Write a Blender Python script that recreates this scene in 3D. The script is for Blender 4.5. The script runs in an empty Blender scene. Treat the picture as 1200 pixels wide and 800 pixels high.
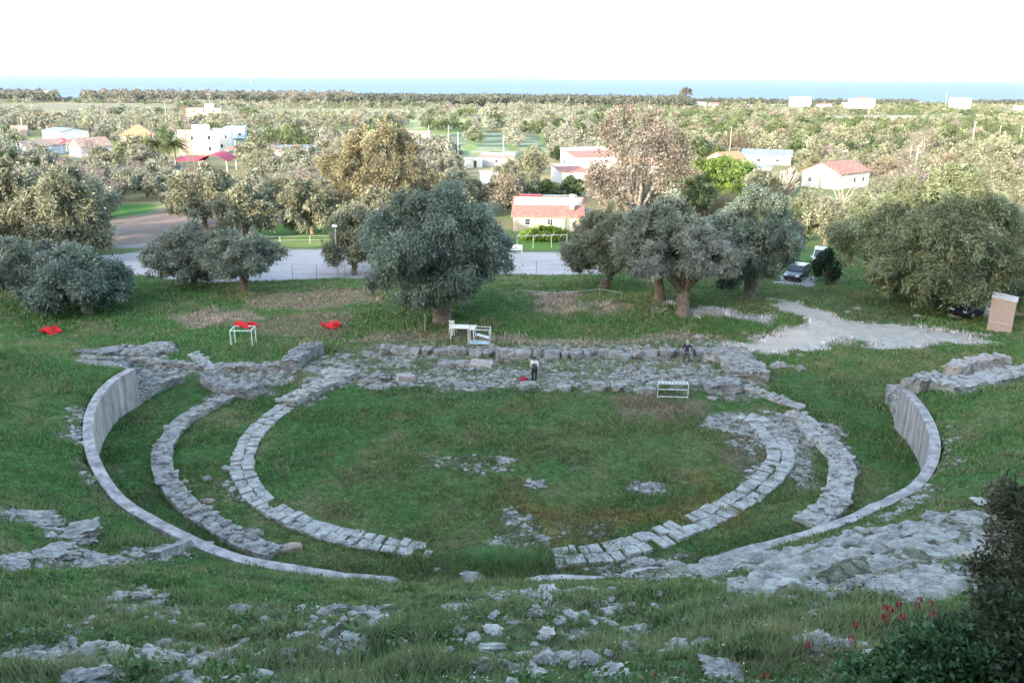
import bpy, math, random
import numpy as np
from mathutils import Vector, Matrix

# ---------------------------------------------------------------- camera, light, exposure
scene = bpy.context.scene
COL = scene.collection
R = math.radians
EYE = 19.5                      # camera height above the orchestra floor (metres)
FOCAL = 1000.0                  # focal length in pixels of a 1200 px wide picture
PITCH = R(17.25)
ROLL = R(0.36)

cam_data = bpy.data.cameras.new('camera')
cam_data.sensor_width = 36.0
cam_data.lens = 36.0 * FOCAL / 1200.0
cam_data.clip_start = 0.1
cam_data.clip_end = 120000.0
cam = bpy.data.objects.new('camera', cam_data)
COL.objects.link(cam)
_r = Vector((1, 0, 0)); _u = Vector((0, math.sin(PITCH), math.cos(PITCH))); _b = Vector((0, -math.cos(PITCH), math.sin(PITCH)))
_r2 = _r * math.cos(ROLL) + _u * math.sin(ROLL)
_u2 = -_r * math.sin(ROLL) + _u * math.cos(ROLL)
_m = Matrix((_r2, _u2, _b)).transposed().to_4x4()
_m.translation = Vector((0, 0, EYE))
cam.matrix_world = _m
scene.camera = cam

SUN_EL = R(15.0)
SUN_AZ = R(35.0)                # behind the camera, towards its left
world = bpy.data.worlds.new('World')
scene.world = world
world.use_nodes = True
wn = world.node_tree.nodes; wl = world.node_tree.links
bgn = wn.get('Background') or wn.new('ShaderNodeBackground')
sky = wn.new('ShaderNodeTexSky')
sky.sky_type = 'NISHITA'
sky.sun_disc = False
sky.sun_elevation = SUN_EL
sky.sun_rotation = math.pi + SUN_AZ
sky.altitude = 50.0
sky.air_density = 1.0
sky.dust_density = 1.2
sky.ozone_density = 0.4
wl.new(sky.outputs[0], bgn.inputs[0])
bgn.inputs[1].default_value = 0.15
sun_d = bpy.data.lights.new('sun', 'SUN')
sun_d.energy = 2.05
sun_d.angle = R(0.5)
sun_d.color = (1.0, 0.88, 0.72)
sun = bpy.data.objects.new('sun', sun_d)
COL.objects.link(sun)
sun_dir = Vector((math.sin(SUN_AZ) * math.cos(SUN_EL), math.cos(SUN_AZ) * math.cos(SUN_EL), -math.sin(SUN_EL)))
sun.rotation_euler = sun_dir.to_track_quat('-Z', 'Y').to_euler()
sun.location = (-40, -60, 60)

scene.render.engine = 'CYCLES'
scene.view_settings.view_transform = 'Standard'
scene.view_settings.look = 'None'
scene.view_settings.exposure = 2.95
scene.view_settings.gamma = 1.0
scene.view_settings.use_curve_mapping = False
scene.cycles.max_bounces = 6
scene.cycles.diffuse_bounces = 3
scene.cycles.transparent_max_bounces = 8
scene.cycles.volume_bounces = 0
scene.cycles.use_denoising = True

rng = np.random.default_rng(11)
random.seed(5)

# ---------------------------------------------------------------- noise
def _hash(ix, iy, seed):
    h = (ix.astype(np.int64) * 374761393 + iy.astype(np.int64) * 668265263 + seed * 1274126177) & 0xffffffff
    h = ((h ^ (h >> 13)) * 1274126177) & 0xffffffff
    return ((h ^ (h >> 16)) & 0xffff) / 65535.0

def vnoise(x, y, seed=0):
    x = np.asarray(x, float); y = np.asarray(y, float)
    ix = np.floor(x); iy = np.floor(y)
    fx = x - ix; fy = y - iy
    fx = fx * fx * (3 - 2 * fx); fy = fy * fy * (3 - 2 * fy)
    a = _hash(ix, iy, seed); b = _hash(ix + 1, iy, seed); c = _hash(ix, iy + 1, seed); d = _hash(ix + 1, iy + 1, seed)
    return (a * (1 - fx) + b * fx) * (1 - fy) + (c * (1 - fx) + d * fx) * fy

def fbm(x, y, seed=0, octs=4):
    s = 0; a = 0.5; t = 0
    for k in range(octs):
        s = s + a * vnoise(np.asarray(x) * 2 ** k, np.asarray(y) * 2 ** k, seed + k * 17)
        t += a; a *= 0.5
    return s / t

def sstep(a, b, x):
    t = np.clip((np.asarray(x, float) - a) / (b - a), 0, 1)
    return t * t * (3 - 2 * t)

# ---------------------------------------------------------------- terrain
# retaining wall of the seating, left end -> front -> right end: x, y, top z, slope of the bank behind it
WALL = [(-23.1, 49.0, 2.4, .30), (-23.3, 46.5, 2.4, .30), (-22.8, 43.4, 2.3, .32), (-21.6, 40.2, 2.15, .36), (-19.8, 37.0, 1.95, .42), (-17.3, 33.9, 1.6, .48),
        (-14.2, 31.6, 1.4, .50), (-11.2, 29.9, 1.2, .53), (-8.8, 29.25, 1.1, .55), (-6.5, 28.95, 1.0, .56), (-1.6, 28.8, 1.0, .56),
        (3.4, 29.1, 1.05, .56), (6.4, 29.6, 1.2, .545), (9.3, 30.3, 1.4, .56), (11.9, 31.2, 1.6, .50), (14.5, 32.4, 1.8, .5),
        (17.2, 34.2, 1.9, .45), (19.2, 36.0, 2.1, .4), (20.9, 38.7, 2.25, .34), (22.1, 42.4, 2.4, .28), (22.6, 46.2, 2.5, .22)]
BACK = [(26.5, 51.0, 1.4, .12), (34.0, 58.0, .3, .08), (46.0, 66.0, 0, .05), (90.0, 72.0, 0, .05), (500, 72, 0, .05), (5000, 72, 0, .05), (5000, 20000, 0, 0), (-5000, 20000, 0, 0),
        (-5000, 70, 0, .05), (-500, 70, 0, .05), (-90, 70, 0, .06), (-48, 66.0, 0, .10), (-33, 62.0, .1, .16), (-26.5, 56.0, .6, .22)]
POLY = np.array(WALL + BACK, float)

def inpoly(px, py, poly):
    poly = np.asarray(poly, float)
    x = np.asarray(px, float); y = np.asarray(py, float)
    ins = np.zeros(x.shape, bool)
    n = len(poly)
    for i in range(n):
        x1, y1 = poly[i][0], poly[i][1]; x2, y2 = poly[(i + 1) % n][0], poly[(i + 1) % n][1]
        if y1 == y2: continue
        c = ((y1 > y) != (y2 > y)) & (x < (x2 - x1) * (y - y1) / (y2 - y1) + x1)
        ins ^= c
    return ins

def bank(x, y):
    """distance to the wall polygon, and the wall top and bank slope at the nearest point"""
    x = np.asarray(x, float); y = np.asarray(y, float)
    best = np.full(x.shape, 1e9); zt = np.zeros(x.shape); kk = np.zeros(x.shape)
    n = len(POLY)
    for i in range(n):
        a = POLY[i]; b = POLY[(i + 1) % n]
        dx, dy = b[0] - a[0], b[1] - a[1]
        t = np.clip(((x - a[0]) * dx + (y - a[1]) * dy) / (dx * dx + dy * dy), 0, 1)
        d = np.hypot(x - a[0] - t * dx, y - a[1] - t * dy)
        m = d < best
        best = np.where(m, d, best); zt = np.where(m, a[2] + t * (b[2] - a[2]), zt); kk = np.where(m, a[3] + t * (b[3] - a[3]), kk)
    ins = inpoly(x, y, POLY)
    return np.where(ins, -best, best), zt, kk

BY = [-500, 60, 75, 93, 130, 220, 450, 850, 1500, 1600, 1640, 1700]
BZ = [0, 0, 0.0, -.55, -1.4, -3.2, -7.5, -13.5, -22.5, -24.5, -27, -32]

def height(x, y):
    x = np.asarray(x, float); y = np.asarray(y, float)
    base = np.interp(y, BY, BZ)
    far = sstep(110, 500, y)
    base = base + (fbm(x * .12, y * .12, 3) - .5) * (.35 * (1 - far)) + (fbm(x * .008, y * .008, 5) - .5) * 3.0 * far * (1 - sstep(1300, 1500, y))
    base = base + (fbm(x * .7, y * .7, 9, 3) - .5) * .16 * (1 - sstep(80, 130, y))
    # earth bank below the old olives behind the stage
    base = base + .9 * np.exp(-((x - 14.5) / 7) ** 2 - ((y - 71) / 4) ** 2) + .5 * np.exp(-((x + 5) / 7) ** 2 - ((y - 71) / 4) ** 2)
    base = base + .45 * sstep(63, 68, y) * (1 - sstep(78, 90, y)) * sstep(-40, -10, x) * (1 - sstep(25, 32, x))
    s, zt, kk = bank(x, y)
    so = np.maximum(s - .25, 0)
    rough = (fbm(x * .35, y * .35, 21) - .5) * 1.1 + (fbm(x * 1.3, y * 1.3, 31, 3) - .5) * .35
    out = zt - .10 + kk * so + rough * sstep(0.8, 6, so) * np.clip(kk * 2.2, .2, 1)
    # worn seat terraces on the steep part
    ter = np.sin(out * 2 * math.pi / 1.15) * .16 * sstep(3, 8, so) * sstep(.35, .5, kk)
    out = out + ter
    ridge = (41.0 + (fbm(x * .035, y * 0 + 3.3, 15, 3) - .5) * 5.0) * sstep(18, -25, y)
    out = np.maximum(out, ridge)
    out = np.minimum(out, 48.0)
    k = sstep(.05, .45, s)
    return base * (1 - k) + np.maximum(out, base) * k

def ray(u, v):
    x = (u - 600) / FOCAL; y = -(v - 400) / FOCAL
    X = x * math.cos(ROLL) - y * math.sin(ROLL); Y = x * math.sin(ROLL) + y * math.cos(ROLL)
    return np.array([X, Y * math.sin(PITCH) + math.cos(PITCH), Y * math.cos(PITCH) - math.sin(PITCH)])

_T = np.concatenate([np.arange(3, 130, .2), np.geomspace(130, 3000, 700)])
def gp(u, v, dz=0.0):
    """surveyed ground point: where the sight line of a photo feature meets the terrain"""
    d = ray(u, v)
    hx = height(d[0] * _T, d[1] * _T) + dz
    z = EYE + d[2] * _T
    i = np.argmax(z < hx)
    if i == 0: i = len(_T) - 1
    a, b = _T[i - 1], _T[i]
    for _ in range(12):
        m = .5 * (a + b)
        if EYE + d[2] * m < float(height(d[0] * m, d[1] * m)) + dz: b = m
        else: a = m
    return Vector((d[0] * b, d[1] * b, float(height(d[0] * b, d[1] * b))))

def gpoly(pts):
    return np.array([gp(u, v)[:2] for u, v in pts])

def hz(x, y): return float(height(x, y))

# ---------------------------------------------------------------- materials
def nodes_of(name):
    m = bpy.data.materials.new(name); m.use_nodes = True
    nt = m.node_tree; p = nt.nodes['Principled BSDF']
    return m, nt, p

def N(nt, t, **kw):
    n = nt.nodes.new(t)
    for k, v in kw.items(): setattr(n, k, v)
    return n

def simple(name, col, rough=.7, var=.15, scale=6.0, metal=0.0, bump=0.0, spec=.3):
    m, nt, p = nodes_of(name)
    tc = N(nt, 'ShaderNodeTexCoord')
    no = N(nt, 'ShaderNodeTexNoise'); no.inputs['Scale'].default_value = scale; no.inputs['Detail'].default_value = 5
    nt.links.new(tc.outputs['Object'], no.inputs['Vector'])
    cr = N(nt, 'ShaderNodeValToRGB')
    cr.color_ramp.elements[0].position = .3; cr.color_ramp.elements[1].position = .7
    cr.color_ramp.elements[0].color = tuple(c * (1 - var) for c in col) + (1,)
    cr.color_ramp.elements[1].color = tuple(min(1, c * (1 + var)) for c in col) + (1,)
    nt.links.new(no.outputs['Fac'], cr.inputs['Fac']); nt.links.new(cr.outputs['Color'], p.inputs['Base Color'])
    p.inputs['Roughness'].default_value = rough; p.inputs['Metallic'].default_value = metal
    p.inputs['Specular IOR Level'].default_value = spec
    if bump:
        b = N(nt, 'ShaderNodeBump'); b.inputs['Strength'].default_value = bump; b.inputs['Distance'].default_value = .05
        nt.links.new(no.outputs['Fac'], b.inputs['Height']); nt.links.new(b.outputs['Normal'], p.inputs['Normal'])
    return m

def foliage(name, trans=.25, rough=.6):
    m, nt, p = nodes_of(name)
    a = N(nt, 'ShaderNodeAttribute'); a.attribute_name = 'Col'
    nt.links.new(a.outputs['Color'], p.inputs['Base Color'])
    p.inputs['Roughness'].default_value = rough; p.inputs['Specular IOR Level'].default_value = .25
    t = N(nt, 'ShaderNodeBsdfTranslucent'); nt.links.new(a.outputs['Color'], t.inputs['Color'])
    mx = N(nt, 'ShaderNodeMixShader'); mx.inputs[0].default_value = trans
    nt.links.new(p.outputs[0], mx.inputs[1]); nt.links.new(t.outputs[0], mx.inputs[2])
    nt.links.new(mx.outputs[0], nt.nodes['Material Output'].inputs['Surface'])
    return m

def stone_mat(name, light, dark, lichen=(.10, .095, .08), scale=1.0, amount=.5):
    m, nt, p = nodes_of(name)
    tc = N(nt, 'ShaderNodeTexCoord')
    mp = N(nt, 'ShaderNodeMapping')
    gx = N(nt, 'ShaderNodeNewGeometry')
    nt.links.new(gx.outputs['Position'], mp.inputs['Vector'])
    n1 = N(nt, 'ShaderNodeTexNoise'); n1.inputs['Scale'].default_value = 2.2 * scale; n1.inputs['Detail'].default_value = 8; n1.inputs['Roughness'].default_value = .65
    n2 = N(nt, 'ShaderNodeTexNoise'); n2.inputs['Scale'].default_value = 9 * scale; n2.inputs['Detail'].default_value = 6
    vo = N(nt, 'ShaderNodeTexVoronoi'); vo.inputs['Scale'].default_value = 7 * scale
    for n in (n1, n2, vo): nt.links.new(mp.outputs[0], n.inputs['Vector'])
    cr = N(nt, 'ShaderNodeValToRGB')
    cr.color_ramp.elements[0].position = .36; cr.color_ramp.elements[0].color = dark + (1,)
    cr.color_ramp.elements[1].position = .62; cr.color_ramp.elements[1].color = light + (1,)
    nt.links.new(n1.outputs['Fac'], cr.inputs['Fac'])
    c2 = N(nt, 'ShaderNodeValToRGB')
    c2.color_ramp.elements[0].position = .52; c2.color_ramp.elements[0].color = (0, 0, 0, 1)
    c2.color_ramp.elements[1].position = .70; c2.color_ramp.elements[1].color = (amount, amount, amount, 1)
    nt.links.new(n2.outputs['Fac'], c2.inputs['Fac'])
    mx = N(nt, 'ShaderNodeMix', data_type='RGBA'); mx.inputs[7].default_value = lichen + (1,)
    nt.links.new(c2.outputs['Color'], mx.inputs[0]); nt.links.new(cr.outputs['Color'], mx.inputs[6])
    nt.links.new(mx.outputs[2], p.inputs['Base Color'])
    p.inputs['Roughness'].default_value = .9; p.inputs['Specular IOR Level'].default_value = .2
    b = N(nt, 'ShaderNodeBump'); b.inputs['Strength'].default_value = .7; b.inputs['Distance'].default_value = .06
    ad = N(nt, 'ShaderNodeMath', operation='ADD')
    nt.links.new(n2.outputs['Fac'], ad.inputs[0]); nt.links.new(vo.outputs['Distance'], ad.inputs[1])
    nt.links.new(ad.outputs[0], b.inputs['Height']); nt.links.new(b.outputs['Normal'], p.inputs['Normal'])
    return m

M = {}
M['leaf'] = foliage('leaf', .30)
M['grass'] = foliage('grass_blade', .25, .55)
M['petal'] = foliage('petal', .3, .5)
M['bark'] = simple('olive_bark', (.17, .135, .10), .95, .45, 5, bump=.8)
M['bark_pale'] = simple('pale_bark', (.30, .25, .20), .95, .3, 5, bump=.6)
M['stone'] = stone_mat('limestone', (.30, .285, .25), (.125, .118, .106), amount=.55)
M['stone_white'] = stone_mat('pale_limestone', (.36, .345, .305), (.185, .176, .158), amount=.35)
M['stone_dark'] = stone_mat('weathered_limestone', (.27, .255, .24), (.125, .118, .112), amount=.6)
M['stone_brown'] = stone_mat('brown_conglomerate', (.33, .26, .20), (.17, .12, .09), amount=.5)
M['stone_pink'] = stone_mat('pinkish_limestone', (.38, .325, .285), (.24, .20, .18), amount=.3)
M['white_paint'] = simple('white_paint', (.78, .77, .74), .5, .06, 4)
M['white_steel'] = simple('worn_white_steel', (.50, .50, .48), .55, .15, 6)
M['plaster'] = simple('white_plaster', (.54, .52, .485), .85, .08, .8)
M['plaster_cream'] = simple('cream_plaster', (.40, .35, .27), .85, .1, .8)
M['plaster_pink'] = simple('pink_plaster', (.30, .225, .185), .85, .1, .8)
M['plaster_grey'] = simple('grey_plaster', (.42, .41, .40), .85, .12, .8)
M['plaster_blue_shade'] = simple('bluish_shade_plaster', (.30, .40, .47), .85, .1, .8)  # bluish shade of the right-hand walls, put into the plaster colour
M['plaster_lilac'] = simple('pale_blue_plaster', (.55, .60, .68), .85, .08, .8)
M['tile'] = simple('terracotta_tiles', (.28, .15, .105), .9, .3, 2.5, bump=.3)
M['tile_red'] = simple('red_tiles', (.27, .125, .10), .85, .3, 2.0, bump=.3)
M['tile_orange'] = simple('orange_tiles', (.33, .17, .095), .9, .2, 2.0, bump=.3)
M['tile_brown'] = simple('brown_tiles', (.24, .175, .145), .9, .3, 2.0, bump=.3)
M['roof_grey'] = simple('grey_sheet_roof', (.15, .175, .20), .6, .12, 1.0)
M['red_sheet'] = simple('crimson_sheet', (.23, .018, .04), .6, .15, 1.0)
M['red_net'] = simple('red_plastic_net', (.75, .035, .05), .6, .2, 9.0)
M['green_steel'] = simple('pale_green_steel', (.55, .66, .58), .5, .1, 5.0)
M['galv'] = simple('galvanised_steel', (.42, .44, .46), .45, .12, 8, metal=.4)
M['dark_steel'] = simple('dark_steel', (.05, .06, .06), .5, .2, 8)
M['rust'] = simple('rusty_steel', (.17, .115, .10), .8, .3, 4)
M['wood'] = simple('weathered_wood', (.34, .28, .22), .9, .25, 6)
M['wood_pale'] = simple('pale_wood', (.55, .48, .38), .9, .2, 6)
M['concrete_pale'] = simple('pale_concrete', (.50, .47, .43), .9, .15, 3)
M['dark_hole'] = simple('window_shade', (.035, .037, .04), .4, .2, 3)
M['glass'] = simple('window_glass', (.04, .05, .06), .12, .1, 3, spec=.6)
M['shutter'] = simple('green_shutter', (.10, .16, .13), .6, .1, 3)
M['skin'] = simple('skin', (.52, .32, .23), .6, .05, 20)
M['denim_black'] = simple('black_cloth', (.018, .018, .022), .9, .2, 20)
M['navy'] = simple('navy_jacket', (.022, .026, .045), .85, .2, 20)
M['mauve'] = simple('grey_brown_trousers', (.085, .070, .075), .9, .15, 20)
M['white_cloth'] = simple('white_cloth', (.62, .62, .62), .9, .06, 20)
M['hair_dark'] = simple('dark_hair', (.025, .018, .014), .7, .2, 40)
M['hair_grey'] = simple('light_hair', (.42, .33, .25), .7, .2, 40)
M['bag_red'] = simple('dark_red_bag', (.22, .012, .03), .8, .2, 10)
M['shoe'] = simple('dark_shoes', (.03, .025, .022), .7, .2, 20)
M['car_paint'] = simple('dark_blue_car_paint', (.015, .022, .045), .25, .1, 2, spec=.6)
M['car_black'] = simple('black_car_paint', (.010, .011, .013), .25, .1, 2, spec=.6)
M['tyre'] = simple('tyre_rubber', (.018, .018, .018), .85, .1, 10)
M['rim'] = simple('wheel_rim', (.45, .46, .47), .35, .05, 10, metal=.7)
M['lamp_red'] = simple('tail_lamp', (.35, .01, .01), .3, .05, 10)
M['lamp_white'] = simple('head_lamp', (.7, .72, .74), .2, .05, 10)
M['blue_tarp'] = simple('pale_blue_tray', (.42, .55, .66), .6, .1, 4)
M['plastic_pipe'] = simple('black_plastic_hose', (.03, .03, .035), .5, .1, 4)

# board-marked concrete with vertical water streaks
m, nt, p = nodes_of('board_marked_concrete')
g = N(nt, 'ShaderNodeNewGeometry'); mp = N(nt, 'ShaderNodeMapping'); mp.inputs['Scale'].default_value = (2.6, 2.6, .30)
nt.links.new(g.outputs['Position'], mp.inputs['Vector'])
n1 = N(nt, 'ShaderNodeTexNoise'); n1.inputs['Scale'].default_value = 1.0; n1.inputs['Detail'].default_value = 6
nt.links.new(mp.outputs[0], n1.inputs['Vector'])
n2 = N(nt, 'ShaderNodeTexNoise'); n2.inputs['Scale'].default_value = 1.6; n2.inputs['Detail'].default_value = 7
nt.links.new(g.outputs['Position'], n2.inputs['Vector'])
cr = N(nt, 'ShaderNodeValToRGB'); cr.color_ramp.elements[0].position = .36; cr.color_ramp.elements[0].color = (.19, .17, .16, 1)
cr.color_ramp.elements[1].position = .68; cr.color_ramp.elements[1].color = (.38, .34, .31, 1)
nt.links.new(n1.outputs['Fac'], cr.inputs['Fac'])
mx = N(nt, 'ShaderNodeMix', data_type='RGBA', blend_type='MULTIPLY'); mx.inputs[0].default_value = .6
c2 = N(nt, 'ShaderNodeValToRGB'); c2.color_ramp.elements[0].position = .3; c2.color_ramp.elements[0].color = (.55, .55, .55, 1); c2.color_ramp.elements[1].position = .6
nt.links.new(n2.outputs['Fac'], c2.inputs['Fac'])
nt.links.new(cr.outputs['Color'], mx.inputs[6]); nt.links.new(c2.outputs['Color'], mx.inputs[7])
nt.links.new(mx.outputs[2], p.inputs['Base Color']); p.inputs['Roughness'].default_value = .92
b = N(nt, 'ShaderNodeBump'); b.inputs['Strength'].default_value = .5; b.inputs['Distance'].default_value = .05
nt.links.new(n1.outputs['Fac'], b.inputs['Height']); nt.links.new(b.outputs['Normal'], p.inputs['Normal'])
M['concrete'] = m

# terracotta hollow-block masonry
m, nt, p = nodes_of('terracotta_blocks')
tc = N(nt, 'ShaderNodeTexCoord')
br = N(nt, 'ShaderNodeTexBrick'); br.inputs['Scale'].default_value = 3.2
br.inputs['Color1'].default_value = (.42, .27, .21, 1); br.inputs['Color2'].default_value = (.34, .22, .18, 1); br.inputs['Mortar'].default_value = (.38, .33, .29, 1)
br.inputs['Mortar Size'].default_value = .025
mp = N(nt, 'ShaderNodeMapping'); mp.inputs['Rotation'].default_value = (R(90), 0, 0)
ax = N(nt, 'ShaderNodeSeparateXYZ'); cx = N(nt, 'ShaderNodeCombineXYZ'); ad = N(nt, 'ShaderNodeMath', operation='ADD')
nt.links.new(tc.outputs['Object'], ax.inputs[0]); nt.links.new(ax.outputs[0], ad.inputs[0]); nt.links.new(ax.outputs[1], ad.inputs[1])
nt.links.new(ad.outputs[0], cx.inputs[0]); nt.links.new(ax.outputs[2], cx.inputs[1]); nt.links.new(cx.outputs[0], br.inputs['Vector'])
nt.links.new(br.outputs['Color'], p.inputs['Base Color']); p.inputs['Roughness'].default_value = .9
M['blocks'] = m

# ground: colour and stoniness are stored per vertex, fine structure is procedural
m, nt, p = nodes_of('ground')
a = N(nt, 'ShaderNodeAttribute'); a.attribute_name = 'Col'
st = N(nt, 'ShaderNodeAttribute'); st.attribute_name = 'Stone'
g = N(nt, 'ShaderNodeNewGeometry')
n1 = N(nt, 'ShaderNodeTexNoise'); n1.inputs['Scale'].default_value = 1.4; n1.inputs['Detail'].default_value = 10; n1.inputs['Roughness'].default_value = .7
n2 = N(nt, 'ShaderNodeTexNoise'); n2.inputs['Scale'].default_value = 6.0; n2.inputs['Detail'].default_value = 6; n2.inputs['Roughness'].default_value = .7
vo = N(nt, 'ShaderNodeTexVoronoi'); vo.inputs['Scale'].default_value = 4.5
for n in (n1, n2, vo): nt.links.new(g.outputs['Position'], n.inputs['Vector'])
r1 = N(nt, 'ShaderNodeMapRange'); r1.inputs['From Min'].default_value = .3; r1.inputs['From Max'].default_value = .7; r1.inputs['To Min'].default_value = .62; r1.inputs['To Max'].default_value = 1.38
nt.links.new(n1.outputs['Fac'], r1.inputs['Value'])
am = N(nt, 'ShaderNodeMapRange'); am.inputs['From Min'].default_value = -.3; am.inputs['From Max'].default_value = .1; am.inputs['To Min'].default_value = .25; am.inputs['To Max'].default_value = 1.0
nt.links.new(st.outputs['Fac'], am.inputs['Value'])
mul = N(nt, 'ShaderNodeMix', data_type='RGBA', blend_type='MULTIPLY'); nt.links.new(am.outputs[0], mul.inputs[0])
nt.links.new(a.outputs['Color'], mul.inputs[6]); nt.links.new(r1.outputs[0], mul.inputs[7])
sc_ = N(nt, 'ShaderNodeValToRGB')
sc_.color_ramp.elements[0].position = .36; sc_.color_ramp.elements[0].color = (.085, .08, .07, 1)
sc_.color_ramp.elements[1].position = .62; sc_.color_ramp.elements[1].color = (.33, .31, .27, 1)
nt.links.new(n2.outputs['Fac'], sc_.inputs['Fac'])
# fractures: dark joints between irregular plates of rock
wv = N(nt, 'ShaderNodeVectorMath', operation='MULTIPLY_ADD'); wv.inputs[1].default_value = (.9, .9, .9)
nt.links.new(n1.outputs['Color'], wv.inputs[0]); nt.links.new(g.outputs['Position'], wv.inputs[2])
fr = N(nt, 'ShaderNodeTexVoronoi', feature='DISTANCE_TO_EDGE'); fr.inputs['Scale'].default_value = 1.7
nt.links.new(wv.outputs[0], fr.inputs['Vector'])
fm = N(nt, 'ShaderNodeMapRange'); fm.inputs['From Min'].default_value = .005; fm.inputs['From Max'].default_value = .085; fm.inputs['To Min'].default_value = .22
nt.links.new(fr.outputs['Distance'], fm.inputs['Value'])
fx_ = N(nt, 'ShaderNodeMix', data_type='RGBA', blend_type='MULTIPLY'); fx_.inputs[0].default_value = 1.0
nt.links.new(sc_.outputs['Color'], fx_.inputs[6]); nt.links.new(fm.outputs[0], fx_.inputs[7])
# stone shows where stoniness + noise is high
ad = N(nt, 'ShaderNodeMath', operation='ADD'); nt.links.new(st.outputs['Fac'], ad.inputs[0]); nt.links.new(n1.outputs['Fac'], ad.inputs[1])
r2 = N(nt, 'ShaderNodeMapRange'); r2.inputs['From Min'].default_value = .93; r2.inputs['From Max'].default_value = 1.07
nt.links.new(ad.outputs[0], r2.inputs['Value'])
mx = N(nt, 'ShaderNodeMix', data_type='RGBA')
nt.links.new(r2.outputs[0], mx.inputs[0]); nt.links.new(mul.outputs[2], mx.inputs[6]); nt.links.new(fx_.outputs[2], mx.inputs[7])
nt.links.new(mx.outputs[2], p.inputs['Base Color']); p.inputs['Roughness'].default_value = .95; p.inputs['Specular IOR Level'].default_value = .15
b = N(nt, 'ShaderNodeBump'); b.inputs['Distance'].default_value = .12
nt.links.new(am.outputs[0], b.inputs['Strength'])
ad2 = N(nt, 'ShaderNodeMath', operation='ADD'); nt.links.new(n2.outputs['Fac'], ad2.inputs[0]); nt.links.new(vo.outputs['Distance'], ad2.inputs[1])
ad3 = N(nt, 'ShaderNodeMath', operation='ADD'); nt.links.new(ad2.outputs[0], ad3.inputs[0]); nt.links.new(fm.outputs[0], ad3.inputs[1])
nt.links.new(ad3.outputs[0], b.inputs['Height']); nt.links.new(b.outputs['Normal'], p.inputs['Normal'])
M['ground'] = m

m, nt, p = nodes_of('sea')
g = N(nt, 'ShaderNodeNewGeometry'); mp = N(nt, 'ShaderNodeMapping'); mp.inputs['Scale'].default_value = (.0008, .004, 1)
n1 = N(nt, 'ShaderNodeTexNoise'); n1.inputs['Scale'].default_value = 1.0; n1.inputs['Detail'].default_value = 5
nt.links.new(g.outputs['Position'], mp.inputs['Vector']); nt.links.new(mp.outputs[0], n1.inputs['Vector'])
cr = N(nt, 'ShaderNodeValToRGB'); cr.color_ramp.elements[0].position = .3; cr.color_ramp.elements[0].color = (.14, .20, .34, 1)
cr.color_ramp.elements[1].position = .7; cr.color_ramp.elements[1].color = (.17, .24, .375, 1)
nt.links.new(n1.outputs['Fac'], cr.inputs['Fac']); nt.links.new(cr.outputs['Color'], p.inputs['Base Color'])
p.inputs['Roughness'].default_value = .8; p.inputs['Specular IOR Level'].default_value = .0
M['sea'] = m

# ---------------------------------------------------------------- mesh helpers
def tag(o, label=None, cat=None, group=None, kind=None):
    if label: o['label'] = label
    if cat: o['category'] = cat
    if group: o['group'] = group
    if kind or cat: o['kind'] = kind or 'thing'
    return o

def link(name, me, parent=None, loc=None):
    o = bpy.data.objects.new(name, me); COL.objects.link(o)
    if parent: o.parent = parent
    if loc is not None: o.location = loc
    return o

def empty(name, loc, rz=0.0, label=None, cat=None, group=None):
    o = bpy.data.objects.new(name, None); COL.objects.link(o)
    o.empty_display_size = .3
    o.location = loc; o.rotation_euler = (0, 0, rz)
    return tag(o, label, cat, group)

def npmesh(name, V, F, mat, col=None, smooth=False, stone=None):
    """V (n,3), F (m,k) -> mesh, made through numpy"""
    V = np.ascontiguousarray(V, np.float32); F = np.ascontiguousarray(F, np.int32)
    me = bpy.data.meshes.new(name)
    me.vertices.add(len(V)); me.vertices.foreach_set('co', V.ravel())
    k = F.shape[1]
    me.loops.add(F.size); me.loops.foreach_set('vertex_index', F.ravel())
    me.polygons.add(len(F))
    me.polygons.foreach_set('loop_start', np.arange(0, F.size, k, dtype=np.int32))
    me.polygons.foreach_set('use_smooth', np.full(len(F), smooth, bool))
    me.update(calc_edges=True)
    if col is not None:
        at = me.attributes.new('Col', 'FLOAT_COLOR', 'POINT')
        c = np.ones((len(V), 4), np.float32); c[:, :3] = col
        at.data.foreach_set('color', c.ravel())
    if stone is not None:
        at = me.attributes.new('Stone', 'FLOAT', 'POINT')
        at.data.foreach_set('value', np.ascontiguousarray(stone, np.float32))
    me.materials.append(mat)
    return me

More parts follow.
